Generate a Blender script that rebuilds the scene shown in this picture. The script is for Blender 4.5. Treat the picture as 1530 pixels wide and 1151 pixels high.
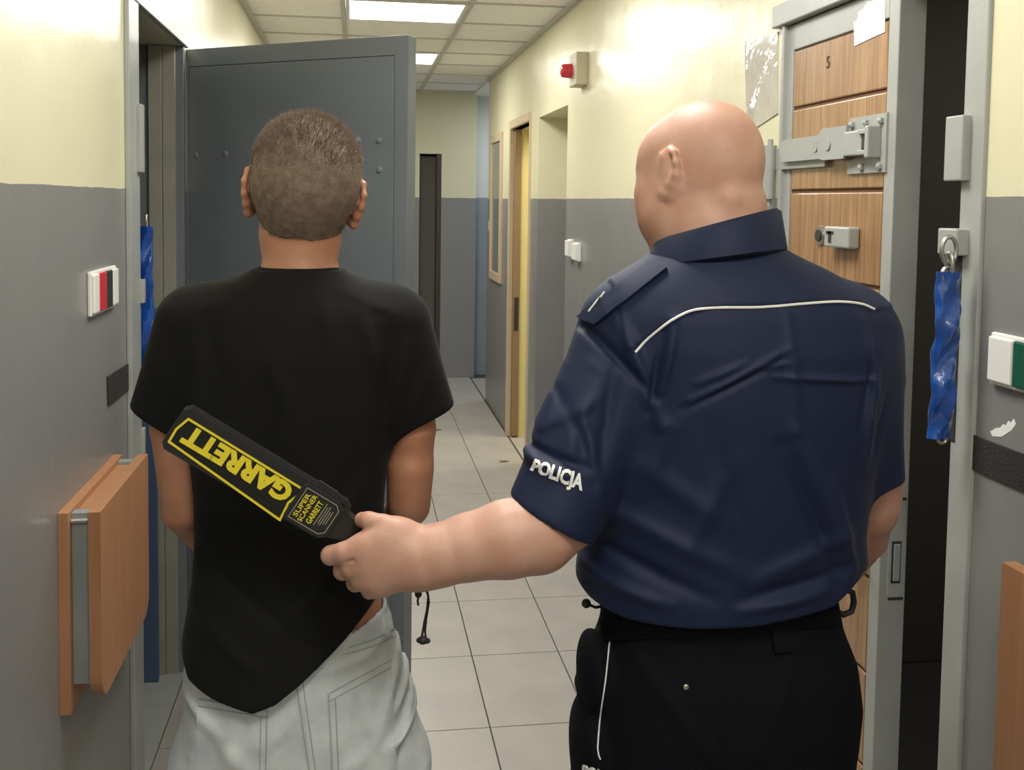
import bpy, bmesh, math, random
import numpy as np
from mathutils import Vector, Matrix
from mathutils.bvhtree import BVHTree
random.seed(4); np.random.seed(4)
for o in list(bpy.data.objects): bpy.data.objects.remove(o)
S = bpy.context.scene; COL = S.collection

# ------------------------------------------------------------------ camera
FPX, PCX, PCY = 1530.0, 765.0, 395.0
yaw = math.atan(234.3/1530); pit = math.atan(93.7/1530); rho = .014
fw = np.array([math.sin(yaw)*math.cos(pit), math.cos(yaw)*math.cos(pit), -math.sin(pit)])
r0 = np.array([math.cos(yaw), -math.sin(yaw), 0.]); u0 = np.cross(r0, fw)
rt = r0*math.cos(rho)+u0*math.sin(rho); up = u0*math.cos(rho)-r0*math.sin(rho)
EYE = np.array([0, 0, 1.57])
cd = bpy.data.cameras.new('camera'); cam = bpy.data.objects.new('camera', cd); COL.objects.link(cam)
cd.sensor_width = 36; cd.lens = 36; cd.shift_y = -(575.5-PCY)/1530.0; cd.clip_start = .05
cam.matrix_world = Matrix(((rt[0], up[0], -fw[0], EYE[0]), (rt[1], up[1], -fw[1], EYE[1]), (rt[2], up[2], -fw[2], EYE[2]), (0, 0, 0, 1)))
S.camera = cam

# ------------------------------------------------------------------ world, lights, exposure
w = bpy.data.worlds.new('world'); S.world = w; w.use_nodes = True
w.node_tree.nodes['Background'].inputs[0].default_value = (.8, .85, 1, 1)
w.node_tree.nodes['Background'].inputs[1].default_value = .05
S.view_settings.view_transform = 'Standard'; S.view_settings.look = 'None'
S.view_settings.gamma = 1; S.view_settings.use_curve_mapping = False
S.view_settings.exposure = 0.0
PANEL_W = 17                      # watts of each ceiling panel's area lamp
LIGHT_ROWS = [-1.79, -.11, 1.57, 3.25, 4.93, 6.61]

def area(name, loc, sx, sy, watts, rot=(0, 0, 0), col=(1, .97, .9), spread=180):
    l = bpy.data.lights.new(name, 'AREA'); l.shape = 'RECTANGLE'; l.size = sx; l.size_y = sy; l.energy = watts; l.color = col
    l.spread = math.radians(spread)
    o = bpy.data.objects.new(name, l); o.location = loc; o.rotation_euler = rot; COL.objects.link(o); return o

# ------------------------------------------------------------------ helpers
def ray(x, y): return fw+rt*(x-PCX)/FPX+up*(PCY-y)/FPX
def at(x, y, Y): d = ray(x, y); return EYE+d*Y/d[1]
def V(*a): return np.array(a, float)

def mat(name, col, rough=.5, metal=0, spec=.5, sheen=0, bump=None, var=None, sss=0, emit=None, coat=0):
    """bump=(scale,strength,distance,detail)  var=(scale, amount)"""
    m = bpy.data.materials.new(name); m.use_nodes = True; nt = m.node_tree; N = nt.nodes; L = nt.links
    b = N['Principled BSDF']; b.inputs['Base Color'].default_value = (*col, 1); b.inputs['Roughness'].default_value = rough
    b.inputs['Metallic'].default_value = metal; b.inputs['Specular IOR Level'].default_value = spec
    if sheen: b.inputs['Sheen Weight'].default_value = sheen; b.inputs['Sheen Roughness'].default_value = .4
    if coat: b.inputs['Coat Weight'].default_value = coat; b.inputs['Coat Roughness'].default_value = .15
    if sss: b.inputs['Subsurface Weight'].default_value = sss; b.inputs['Subsurface Radius'].default_value = (1, .35, .2); b.inputs['Subsurface Scale'].default_value = .008
    if emit: b.inputs['Emission Color'].default_value = (*emit[0], 1); b.inputs['Emission Strength'].default_value = emit[1]
    tc = N.new('ShaderNodeTexCoord')
    if bump:
        n = N.new('ShaderNodeTexNoise'); n.inputs['Scale'].default_value = bump[0]; n.inputs['Detail'].default_value = bump[3] if len(bump) > 3 else 3
        L.new(tc.outputs['Object'], n.inputs['Vector'])
        bp = N.new('ShaderNodeBump'); bp.inputs['Strength'].default_value = bump[1]; bp.inputs['Distance'].default_value = bump[2]
        L.new(n.outputs['Fac'], bp.inputs['Height']); L.new(bp.outputs['Normal'], b.inputs['Normal'])
    if var:
        n = N.new('ShaderNodeTexNoise'); n.inputs['Scale'].default_value = var[0]; n.inputs['Detail'].default_value = 4
        L.new(tc.outputs['Object'], n.inputs['Vector'])
        mx = N.new('ShaderNodeMix'); mx.data_type = 'RGBA'
        c2 = var[2] if len(var) > 2 else tuple(c*(1-var[1]) for c in col)
        mx.inputs[6].default_value = (*col, 1); mx.inputs[7].default_value = (*c2, 1)
        rp = N.new('ShaderNodeValToRGB'); rp.color_ramp.elements[0].position = .35; rp.color_ramp.elements[1].position = .65
        L.new(n.outputs['Fac'], rp.inputs[0]); L.new(rp.outputs[0], mx.inputs[0]); L.new(mx.outputs[2], b.inputs['Base Color'])
    return m

def two_tone(name, top, bot, z, rough=.3):
    """oil painted wall: upper and lower colour meeting at height z (world units, walls have their origin at 0)"""
    m = mat(name, top, rough, bump=(3.5, .35, .02, 5)); nt = m.node_tree; N = nt.nodes; L = nt.links; b = N['Principled BSDF']
    tc = N.new('ShaderNodeTexCoord'); sp = N.new('ShaderNodeSeparateXYZ'); L.new(tc.outputs['Object'], sp.inputs[0])
    nz = N.new('ShaderNodeTexNoise'); nz.inputs['Scale'].default_value = 9; L.new(tc.outputs['Object'], nz.inputs[0])
    ma = N.new('ShaderNodeMath'); ma.operation = 'MULTIPLY_ADD'; ma.inputs[1].default_value = .006; L.new(nz.outputs[0], ma.inputs[0]); L.new(sp.outputs[2], ma.inputs[2])
    gt = N.new('ShaderNodeMath'); gt.operation = 'GREATER_THAN'; gt.inputs[1].default_value = z+.003; L.new(ma.outputs[0], gt.inputs[0])
    mx = N.new('ShaderNodeMix'); mx.data_type = 'RGBA'; mx.inputs[6].default_value = (*bot, 1); mx.inputs[7].default_value = (*top, 1)
    L.new(gt.outputs[0], mx.inputs[0])
    n2 = N.new('ShaderNodeTexNoise'); n2.inputs['Scale'].default_value = 2.3; n2.inputs['Detail'].default_value = 6; L.new(tc.outputs['Object'], n2.inputs[0])
    hs = N.new('ShaderNodeHueSaturation'); mr = N.new('ShaderNodeMapRange'); mr.inputs[3].default_value = .93; mr.inputs[4].default_value = 1.06
    L.new(n2.outputs[0], mr.inputs[0]); L.new(mr.outputs[0], hs.inputs['Value']); L.new(mx.outputs[2], hs.inputs['Color']); L.new(hs.outputs[0], b.inputs['Base Color'])
    return m

def wood(name, c1, c2, axis='Z', scale=40, rough=.35, coat=0):
    m = mat(name, c1, rough, coat=coat); nt = m.node_tree; N = nt.nodes; L = nt.links; b = N['Principled BSDF']
    tc = N.new('ShaderNodeTexCoord'); mp = N.new('ShaderNodeMapping'); L.new(tc.outputs['Object'], mp.inputs[0])
    sc = [scale]*3; sc['XYZ'.index(axis)] = scale*.05; mp.inputs['Scale'].default_value = sc
    n = N.new('ShaderNodeTexNoise'); n.inputs['Scale'].default_value = 1; n.inputs['Detail'].default_value = 5; n.inputs['Distortion'].default_value = .6
    L.new(mp.outputs[0], n.inputs[0])
    rp = N.new('ShaderNodeValToRGB'); rp.color_ramp.elements[0].position = .35; rp.color_ramp.elements[1].position = .68
    rp.color_ramp.elements[0].color = (*c2, 1); rp.color_ramp.elements[1].color = (*c1, 1)
    L.new(n.outputs[0], rp.inputs[0]); L.new(rp.outputs[0], b.inputs['Base Color'])
    bp = N.new('ShaderNodeBump'); bp.inputs['Strength'].default_value = .25; bp.inputs['Distance'].default_value = .002; L.new(n.outputs[0], bp.inputs['Height']); L.new(bp.outputs[0], b.inputs['Normal'])
    return m

def link(name, me, m=None, parent=None, smooth=False):
    o = bpy.data.objects.new(name, me); COL.objects.link(o)
    if m is not None and not me.materials: me.materials.append(m)
    if smooth:
        me.polygons.foreach_set('use_smooth', [True]*len(me.polygons)); me.set_sharp_from_angle(angle=.8)
    if parent: o.parent = parent
    return o
def empty(name, loc=(0, 0, 0)):
    o = bpy.data.objects.new(name, None); o.empty_display_size = .05; o.location = loc; COL.objects.link(o); return o
def tag(o, label, cat, group=None):
    o['label'] = label; o['category'] = cat
    if group: o['group'] = group
    return o
def relink(children, root):
    """parent world-space children to a root standing elsewhere (their own placing is kept)"""
    for c in children:
        c.parent = root; c.matrix_parent_inverse = Matrix.Translation(-Vector(root.location))
    return root

class MB:
    def __init__(s): s.bm = bmesh.new()
    def box(s, x0, x1, y0, y1, z0, z1, bev=0, R=None):
        r = bmesh.ops.create_cube(s.bm, size=1)['verts']
        bmesh.ops.scale(s.bm, vec=(abs(x1-x0), abs(y1-y0), abs(z1-z0)), verts=r)
        if bev:
            es = list({e for v in r for e in v.link_edges})
            q = bmesh.ops.bevel(s.bm, geom=es, offset=bev, segments=2, affect='EDGES', profile=.5)
            r = list({v for f in q['faces'] for v in f.verts} | {v for v in r if v.is_valid})
            seen = set(r); st = list(r)
            while st:
                v = st.pop()
                for e in v.link_edges:
                    for k in e.verts:
                        if k not in seen: seen.add(k); st.append(k)
            r = list(seen)
        c = Vector(((x0+x1)/2, (y0+y1)/2, (z0+z1)/2))
        if R is not None:
            bmesh.ops.transform(s.bm, matrix=R.to_4x4(), verts=r)
        bmesh.ops.translate(s.bm, vec=c, verts=r); return s
    def cyl(s, a, b, r1, r2=None, n=16, caps=True):
        a = Vector(a); b = Vector(b); d = b-a; r2 = r1 if r2 is None else r2
        q = bmesh.ops.create_cone(s.bm, cap_ends=caps, segments=n, radius1=r1, radius2=r2, depth=d.length)['verts']
        M = Matrix.Translation((a+b)/2) @ d.to_track_quat('Z', 'Y').to_matrix().to_4x4()
        bmesh.ops.transform(s.bm, matrix=M, verts=q); return s
    def dome(s, c, r, n, h=.5):
        q = bmesh.ops.create_uvsphere(s.bm, u_segments=14, v_segments=8, radius=r)['verts']
        M = Matrix.Translation(Vector(c)) @ Vector(n).to_track_quat('Z', 'Y').to_matrix().to_4x4() @ Matrix.Diagonal((1, 1, h, 1))
        bmesh.ops.transform(s.bm, matrix=M, verts=q); return s
    def prism(s, pts, fn, t0, t1):
        """polygon pts (u,v), extruded from t0 to t1; fn(u,v,t)->xyz"""
        a = [s.bm.verts.new(fn(u, v, t0)) for u, v in pts]; b = [s.bm.verts.new(fn(u, v, t1)) for u, v in pts]
        n = len(pts)
        s.bm.faces.new(a); s.bm.faces.new(b[::-1])
        for i in range(n): s.bm.faces.new((a[i], b[i], b[(i+1) % n], a[(i+1) % n]))
        return s
    def tube(s, pts, r, n=8, closed=False):
        pts = [Vector(p) for p in pts]; rings = []; m = len(pts)
        for i, p in enumerate(pts):
            if closed: d = pts[(i+1) % m]-pts[i-1]
            else: d = pts[min(i+1, m-1)]-pts[max(i-1, 0)]
            q = d.to_track_quat('Z', 'Y').to_matrix() if i == 0 else None
            if i == 0: X = q @ Vector((1, 0, 0))
            X = (X-d.normalized()*X.dot(d.normalized())).normalized(); Yv = d.normalized().cross(X)
            rr = r[i] if hasattr(r, '__len__') else r
            rings.append([s.bm.verts.new(p+X*math.cos(6.28318*k/n)*rr+Yv*math.sin(6.28318*k/n)*rr) for k in range(n)])
        for i in range(m if closed else m-1):
            A = rings[i]; B = rings[(i+1) % m]
            for k in range(n): s.bm.faces.new((A[k], A[(k+1) % n], B[(k+1) % n], B[k]))
        if not closed: s.bm.faces.new(rings[0][::-1]); s.bm.faces.new(rings[-1])
        return s
    def build(s, name, m, parent=None, smooth=False, bev=0):
        if bev:
            bmesh.ops.bevel(s.bm, geom=[e for e in s.bm.edges if e.is_manifold and e.calc_face_angle(0) > .5], offset=bev, segments=2, affect='EDGES', profile=.5)
        bmesh.ops.recalc_face_normals(s.bm, faces=s.bm.faces)
        me = bpy.data.meshes.new(name); s.bm.to_mesh(me); s.bm.free()
        return link(name, me, m, parent, smooth)
def struct(o): o['kind'] = 'structure'; return o

# ------------------------------------------------------------------ implicit surfaces (smooth union of shapes -> one continuous mesh)
def smin(a, b, k):
    if k <= 0: return np.minimum(a, b)
    h = np.clip(.5+.5*(b-a)/k, 0, 1); return b*(1-h)+a*h-k*h*(1-h)
class Field:
    def __init__(s): s.p = []; s.disp = []
    def add(s, fn, c, R, k=.01, op='u'): s.p.append((fn, np.array(c, float), R, k, op)); return s
    def ell(s, c, r, k=.01, op='u', R=None):
        c = np.array(c, float); r = np.array(r, float)
        def fn(P):
            q = P-c
            if R is not None: q = q @ R
            k0 = np.linalg.norm(q/r, axis=1)+1e-9; k1 = np.linalg.norm(q/(r*r), axis=1)+1e-9
            return k0*(k0-1)/k1
        return s.add(fn, c, r.max(), k, op)
    def cone(s, a, b, ra, rb, k=.01, op='u', sq=None, cuts=None, hollow=None):
        a = np.array(a, float); b = np.array(b, float); ab = b-a; l2 = ab@ab+1e-12
        def core(P, ra, rb, ext=0):
            t = np.clip((P-a)@ab/l2, 0, 1+ext); v = P-a-t[:, None]*ab; tt = np.clip(t, 0, 1)
            if sq is not None:
                ax = sq[0]/np.linalg.norm(sq[0]); v = v+np.outer(v@ax, ax)*(1/sq[1]-1)
            return np.linalg.norm(v, axis=1)-(ra+(rb-ra)*tt)
        def fn(P):
            d = core(P, ra, rb)
            if cuts is not None: d = -smin(-d, -cuts(P), .005)
            if hollow is not None:
                inner = np.maximum(core(P, ra-.007, rb-.007, .5), -(cuts(P)+hollow)); d = np.maximum(d, -inner)
            return d
        return s.add(fn, (a+b)/2, np.linalg.norm(ab)/2+max(ra, rb), k, op)
    def chain(s, pts, rs, k=.01, sq=None):
        for i in range(len(pts)-1): s.cone(pts[i], pts[i+1], rs[i], rs[i+1], k if i == 0 else .005, sq=sq)
        return s
    def ev(s, P, c, R):
        d = np.full(len(P), 1.0)
        for fn, pc, pr, k, op in s.p:
            if op != 'i' and np.linalg.norm(pc-c) > R+pr+.05: continue
            v = fn(P)
            if op == 'u': d = smin(d, v, k)
            elif op == 's': d = -smin(-d, v, k)
            else: d = np.maximum(d, v)
        for fn in s.disp: d = d-fn(P)
        return d
    def mesh(s, name, lo, hi, h=.003, B=24):
        lo = np.array(lo, float); n = np.ceil((np.array(hi)-lo)/h).astype(int)+2
        NY, NZ = int(n[1]+4), int(n[2]+4)
        key = lambda I: (I[:, 0]*NY+I[:, 1])*NZ+I[:, 2]
        keys = []; pos = []; quads = []
        g = np.indices((B+1,)*3).reshape(3, -1).T
        half = B*h*.5*1.7321
        for bi in range(0, n[0], B):
            for bj in range(0, n[1], B):
                for bk in range(0, n[2], B):
                    o = np.array([bi, bj, bk]); c = lo+(o+B/2)*h
                    dc = s.ev(c[None], c, half)[0]
                    if abs(dc) > half*1.15+.008: continue
                    d = s.ev(lo+(g+o)*h, c, half).reshape((B+1,)*3)
                    sg = d < 0
                    if sg.all() or not sg.any(): continue
                    cs = np.zeros((B,)*3, int); ps = np.zeros((B, B, B, 3)); cn = np.zeros((B,)*3)
                    for dx in (0, 1):
                        for dy in (0, 1):
                            for dz in (0, 1): cs += sg[dx:B+dx, dy:B+dy, dz:B+dz]
                    for ax in range(3):
                        oth = [q for q in range(3) if q != ax]
                        for p in (0, 1):
                            for q in (0, 1):
                                s0 = [None]*3; s1 = [None]*3
                                s0[ax] = slice(0, B); s1[ax] = slice(1, B+1)
                                s0[oth[0]] = s1[oth[0]] = slice(p, B+p); s0[oth[1]] = s1[oth[1]] = slice(q, B+q)
                                a = d[tuple(s0)]; b = d[tuple(s1)]; cr = (a < 0) != (b < 0)
                                t = np.where(cr, a/np.where(cr, a-b, 1), 0)
                                ps[..., ax] += np.where(cr, t, 0); ps[..., oth[0]] += cr*p; ps[..., oth[1]] += cr*q; cn += cr
                    I = np.argwhere((cs > 0) & (cs < 8))
                    if len(I) == 0: continue
                    pp = ps[tuple(I.T)]/cn[tuple(I.T)][:, None]
                    G = I+o; keys.append(key(G+1)); pos.append(lo+(G+pp)*h)
                    for ax in range(3):
                        sl0 = [slice(0, B)]*3; sl1 = [slice(0, B)]*3; sl1[ax] = slice(1, B+1)
                        a = sg[tuple(sl0)]; b = sg[tuple(sl1)]
                        E = np.argwhere(a != b)
                        if len(E) == 0: continue
                        ins = a[tuple(E.T)]; E = E+o+1
                        e1 = np.zeros(3, int); e2 = np.zeros(3, int); e1[(ax+1) % 3] = 1; e2[(ax+2) % 3] = 1
                        q = np.stack([key(E-e1-e2), key(E-e2), key(E), key(E-e1)], 1)
                        q[~ins] = q[~ins][:, ::-1]; quads.append(q)
        keys = np.concatenate(keys); pos = np.concatenate(pos); quads = np.concatenate(quads)
        od = np.argsort(keys); keys = keys[od]; pos = pos[od]
        ix = np.searchsorted(keys, quads); ix = np.clip(ix, 0, len(keys)-1); ok = (keys[ix] == quads).all(1); ix = ix[ok]
        me = bpy.data.meshes.new(name); me.vertices.add(len(pos)); me.vertices.foreach_set('co', pos.ravel())
        me.loops.add(ix.size); me.loops.foreach_set('vertex_index', ix.ravel().astype(np.int32))
        me.polygons.add(len(ix)); me.polygons.foreach_set('loop_start', np.arange(0, ix.size, 4, dtype=np.int32))
        me.polygons.foreach_set('loop_total', np.full(len(ix), 4, np.int32))
        me.update(calc_edges=True); me.validate(); me.polygons.foreach_set('use_smooth', [True]*len(me.polygons))
        return me
def bvh_of(me):
    return BVHTree.FromPolygons([v.co.copy() for v in me.vertices], [list(p.vertices) for p in me.polygons])

def stack_field(rows, n=2.4, yfun=None):
    """rows: (z, x centre, half width, y centre, half depth) -> body of ellipse-like sections"""
    R = np.array(sorted(rows)); z = R[:, 0]; zz = np.linspace(z[0], z[-1], 300)
    C = []
    for c in range(1, 5):
        y = np.interp(zz, z, R[:, c]); k = 13; y = np.convolve(np.pad(y, k//2, 'edge'), np.ones(k)/k, 'valid'); C.append(y)
    def fn(P, grow=0.):
        q = [np.interp(P[:, 2], zz, c) for c in C]
        a = q[1]+grow; b = q[3]+grow
        u = np.abs((P[:, 0]-q[0])/a); v = np.abs((P[:, 1]-q[2])/b)
        r = (u**n+v**n)**(1/n)
        d = (r-1)*np.minimum(a, b)*.8+0*u
        return np.maximum(d, np.maximum(P[:, 2]-z[-1], z[0]-P[:, 2]))
    return fn, V(R[:, 1].mean(), R[:, 3].mean(), (z[0]+z[-1])/2), (z[-1]-z[0])/2+R[:, 2].max()
def rows_px(rows, Y):
    out = []
    for r in rows:
        y, xl, xr, b = r[:4]; yc = r[4] if len(r) > 4 else Y
        L = at(xl, y, yc); Rr = at(xr, y, yc); out.append(((L[2]+Rr[2])/2, (L[0]+Rr[0])/2, (Rr[0]-L[0])/2, yc, b))
    return out

def folds(lst, Y, side=-1, ycut=None):
    """cloth folds as raised (h>0) or sunk (h<0) ridges running between two points; (x0,y0,x1,y1,width px,height mm)"""
    A = []
    for x0, y0, x1, y1, wd, h in lst:
        a = at(x0, y0, Y); b = at(x1, y1, Y); A.append((a[0], a[2], b[0], b[2], wd*.001, h*.001))
    def fn(P):
        s = np.zeros(len(P)); m = np.ones(len(P)) if ycut is None else np.clip((ycut-P[:, 1])/.03, 0, 1)
        for ax, az, bx, bz, wd, h in A:
            dx, dz = bx-ax, bz-az; l2 = dx*dx+dz*dz; t = ((P[:, 0]-ax)*dx+(P[:, 2]-az)*dz)/l2; tc = np.clip(t, 0, 1)
            # gentle bow across the fold, thinning out at both ends
            ex = P[:, 0]-ax-tc*dx; ez = P[:, 2]-az-tc*dz
            s += h*np.exp(-(ex*ex+ez*ez)/(wd*wd))*(.35+.65*np.sin(np.pi*np.clip(tc, .05, .95)))
        return s*m
    return fn

def cut_px(x0, y0, x1, y1, Y):
    """signed: >0 on the side below/outside the line from (x0,y0) to (x1,y1) (right hand side kept negative above)"""
    a = at(x0, y0, Y); b = at(x1, y1, Y); d = V(b[0]-a[0], 0, b[2]-a[2]); d /= np.linalg.norm(d); n = V(d[2], 0, -d[0])
    return lambda P: (P-a)@n
def Rz(a): return np.array(Matrix.Rotation(a, 3, 'Z'))
def Rx(a): return np.array(Matrix.Rotation(a, 3, 'X'))
def Ry(a): return np.array(Matrix.Rotation(a, 3, 'Y'))

def head(F, org, R, sc=1.0, jw=1.0):
    """head with face; local face +Y, chin z=0, crown z=.235"""
    T = lambda p: org+R@(np.array(p, float)*sc)
    def e(c, r, k=.02, op='u'): F.ell(T(c), np.array(r)*sc, k*sc, op, R)
    def c(a, b, ra, rb, k=.012): F.cone(T(a), T(b), ra*sc, rb*sc, k*sc)
    e((0, -.014, .152), (.0765, .096, .084), .02); e((0, -.04, .125), (.064, .064, .062), .03)
    e((0, .04, .1), (.060, .052, .088), .03); e((0, .045, .045), (.050*jw, .048, .038), .03)
    for s in (-1, 1):
        e((s*.046*jw, .012, .055), (.022*jw, .036, .034), .03); e((s*.042, .062, .098), (.022, .024, .02), .02)
        e((s*.031, .1, .118), (.017, .011, .011), .012, 's')
        e((s*.031, .083, .118), (.0125, .0125, .0125), .002)
        e((s*.0125, .103, .083), (.008, .010, .008), .008)
        # ear: rim, lobe and hollow
        b = V(s*.0745, -.004, .115); bk = V(s*.42, -.9, 0)
        rim = [b+V(0, .008, .012), b+V(s*.004, .004, .030), b+bk*.010+V(0, 0, .037), b+bk*.024+V(0, 0, .031), b+bk*.030+V(0, 0, .014), b+bk*.026+V(0, 0, -.004), b+bk*.016+V(0, 0, -.018), b+bk*.006+V(s*.001, 0, -.031), b+V(0, .006, -.026)]
        rr_ = [.004, .004, .0042, .0042, .0042, .0044, .0052, .0058, .005]
        for i in range(len(rim)-1): c(rim[i], rim[i+1], rr_[i], rr_[i+1], .005)
        c(b+bk*.008+V(0, 0, .026), b+bk*.012+V(0, 0, -.014), .008, .007, .006)
        c(b+V(0, .002, .02), b+V(0, .002, -.026), .007, .006, .01)
    e((0, .082, .020), (.022, .018, .018), .02)
    c((0, .090, .122), (0, .112, .088), .007, .011, .012)
    c((-.038, .080, .136), (.038, .080, .136), .010, .010, .02)
    e((0, .090, .058), (.024, .011, .005), .006); e((0, .088, .048), (.020, .011, .006), .006)
    e((0, .102, .053), (.022, .008, .0015), .003, 's')
    return T

def hand(F, wr, d, nrm, th, sc=1.0, curl=.5):
    """relaxed five fingered hand from wrist wr: d along the palm, nrm back of the hand, th towards the thumb"""
    d = np.array(d, float); d /= np.linalg.norm(d); nrm = np.array(nrm, float); nrm -= d*(nrm@d); nrm /= np.linalg.norm(nrm); th = np.cross(nrm, d)*np.sign(np.cross(nrm, d)@np.array(th, float))
    M = np.stack([d, th, nrm], 1); P = lambda a, b, c: wr+M@(V(a, b, c)*sc)
    F.ell(P(.045, 0, 0), V(.052, .042, .016)*sc, .012, R=M); F.ell(P(.02, 0, 0), V(.035, .030, .018)*sc, .015, R=M)
    for j, (y, L, x0) in enumerate(((.030, .072, .085), (.010, .08, .09), (-.010, .075, .087), (-.029, .06, .078))):
        p = P(x0-.015, y, .002); a = 0.; seg = (.45, .32, .23); r = .0095-.0008*(j == 3)
        for k in range(3):
            a += curl*(.9 if k == 0 else 1.1); q = p+M@(V(math.cos(a), 0, -math.sin(a))*L*seg[k]*sc)
            F.cone(p, q, (r-.0008*k)*sc, (r-.0008*(k+1))*sc, .005); p = q
    p = P(.022, .028, -.004); q = P(.052, .052, -.014); F.cone(p, q, .014*sc, .011*sc, .012)
    q2 = P(.078, .058, -.026); F.cone(q, q2, .011*sc, .0095*sc, .004); F.cone(q2, P(.096, .054, -.036), .0095*sc, .0085*sc, .003)

def project(pts, bvh, off, Yfall):
    out = []
    for x, y in pts:
        d = Vector(ray(x, y)).normalized(); h = bvh.ray_cast(Vector(EYE), d)
        if h[0] is None: out.append(Vector(at(x, y, Yfall)))
        else:
            n = h[1] if h[1].dot(d) < 0 else -h[1]; out.append(h[0]+n*off)
    return out
def resample(pts, step):
    out = []
    for (x0, y0), (x1, y1) in zip(pts[:-1], pts[1:]):
        k = max(1, int(math.hypot(x1-x0, y1-y0)/step))
        out += [(x0+(x1-x0)*i/k, y0+(y1-y0)*i/k) for i in range(k)]
    return out+[pts[-1]]
def spline(pts, step=6):
    P = [np.array(p, float) for p in pts]; P = [2*P[0]-P[1]]+P+[2*P[-1]-P[-2]]; out = []
    for i in range(1, len(P)-2):
        k = max(2, int(np.linalg.norm(P[i+1]-P[i])/step))
        for j in range(k):
            t = j/k; out.append(tuple(.5*(2*P[i]+(P[i+1]-P[i-1])*t+(2*P[i-1]-5*P[i]+4*P[i+1]-P[i+2])*t*t+(3*P[i]-P[i-1]-3*P[i+1]+P[i+2])*t**3)))
    return out+[tuple(P[-2])]
def cord(name, pts, bvh, r, m, parent, Yf, off=0.0, step=6):
    return MB().tube(project(spline(pts, step), bvh, off, Yf), r, 6).build(name, m, parent, True)
def patch(name, poly, bvh, m, parent, Yf, th=.003, N=14):
    """cloth patch sewn on a surface; poly = 4 corners (tl, tr, br, bl)"""
    tl, tr, br, bl = [np.array(p, float) for p in poly]; g = []
    for i in range(N+1):
        for j in range(N+1):
            u, v = j/N, i/N; g.append(tuple((tl*(1-u)+tr*u)*(1-v)+(bl*(1-u)+br*u)*v))
    top = project(g, bvh, th, Yf); bot = project(g, bvh, -th, Yf)
    me = bpy.data.meshes.new(name); n1 = (N+1)**2; f = []
    for i in range(N):
        for j in range(N):
            a = i*(N+1)+j; q = (a, a+N+1, a+N+2, a+1); f.append(q); f.append(tuple(n1+k for k in q[::-1]))
    bd = [j for j in range(N)]+[i*(N+1)+N for i in range(N)]+[N*(N+1)+N-j for j in range(N)]+[(N-i)*(N+1) for i in range(N)]
    for k in range(len(bd)):
        a, b = bd[k], bd[(k+1) % len(bd)]; f.append((a, b, n1+b, n1+a))
    me.from_pydata([tuple(p) for p in top+bot], [], f); return link(name, me, m, parent, True)

def text_mesh(txt, bold=0.0, ext=0.0):
    c = bpy.data.curves.new('txt', 'FONT'); c.body = txt; c.offset = bold; c.extrude = ext; c.resolution_u = 3
    o = bpy.data.objects.new('txt', c); COL.objects.link(o); bpy.context.view_layer.update()
    me = bpy.data.meshes.new_from_object(o.evaluated_get(bpy.context.evaluated_depsgraph_get())); bpy.data.objects.remove(o)
    co = np.zeros(len(me.vertices)*3); me.vertices.foreach_get('co', co); co = co.reshape(-1, 3)
    lo, hi = co.min(0), co.max(0); return me, co, lo, hi
def place_text(name, txt, m, fn, parent, bold=.02, sub=0):
    """fn(u,v,k): u along 0..1, v up 0..1, k=0 under / 1 outer face"""
    me, co, lo, hi = text_mesh(txt, bold, .5)
    if sub:
        bm = bmesh.new(); bm.from_mesh(me); bmesh.ops.triangulate(bm, faces=bm.faces)
        for _ in range(3):
            es = [e for e in bm.edges if e.calc_length() > sub]
            if es: bmesh.ops.subdivide_edges(bm, edges=es, cuts=1); bmesh.ops.triangulate(bm, faces=bm.faces)
        bm.to_mesh(me); bm.free(); co = np.zeros(len(me.vertices)*3); me.vertices.foreach_get('co', co); co = co.reshape(-1, 3)
    s = (co-lo)/np.maximum(hi-lo, 1e-6); out = [fn(*p) for p in s]
    for v, p in zip(me.vertices, out): v.co = p
    me.update(); return link(name, me, m, parent)

# ------------------------------------------------------------------ materials
YEL = (.70, .665, .47); GRY = (.225, .224, .222)
M_wall = two_tone('wall_paint', YEL, GRY, 1.588)
M_wall_far = two_tone('wall_paint_end', YEL, GRY, 1.595, .5)
M_ceil = mat('ceiling_tile', (.93, .92, .89), .9, bump=(160, .5, .002), var=(60, .08))
M_tbar = mat('ceiling_grid', (.55, .54, .51), .5)
M_floor = mat('floor_tile', (.40, .375, .34), .38, bump=(40, .15, .002), var=(5, .12))
M_grout = mat('grout', (.07, .065, .06), .9)
M_steel = mat('grey_enamel', (.30, .32, .325), .32, bump=(30, .2, .002), var=(14, .12))
M_frame = mat('grey_frame_paint', (.37, .385, .37), .35, bump=(25, .3, .002), var=(9, .1))
M_blue = mat('blue_grey_steel', (.17, .192, .215), .38, bump=(25, .3, .002), var=(3, .10))
M_bluedk = mat('blue_inner_steel', (.06, .10, .18), .4)
M_olive = mat('olive_reveal', (.30, .29, .25), .6, var=(8, .15))
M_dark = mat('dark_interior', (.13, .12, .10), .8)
M_darkst = mat('dark_metal', (.03, .028, .026), .5)
M_beige = mat('beige_frame', (.55, .45, .30), .45)
M_yint = mat('yellow_interior', (.68, .60, .28), .6)
M_door_oak = wood('oak_panel', (.42, .245, .12), (.25, .135, .06), 'Z', 90, .3, coat=.3)
M_board = wood('beech_board', (.45, .225, .115), (.40, .19, .09), 'Z', 60, .45)
M_board_edge = mat('beech_edge', (.56, .26, .10), .5)
M_screw = mat('screw', (.6, .58, .52), .3, 1)
M_white = mat('white_plastic', (.80, .80, .77), .3)
M_red = mat('red_rocker', (.55, .03, .04), .35)
M_green = mat('green_rocker', (.01, .085, .055), .35)
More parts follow.
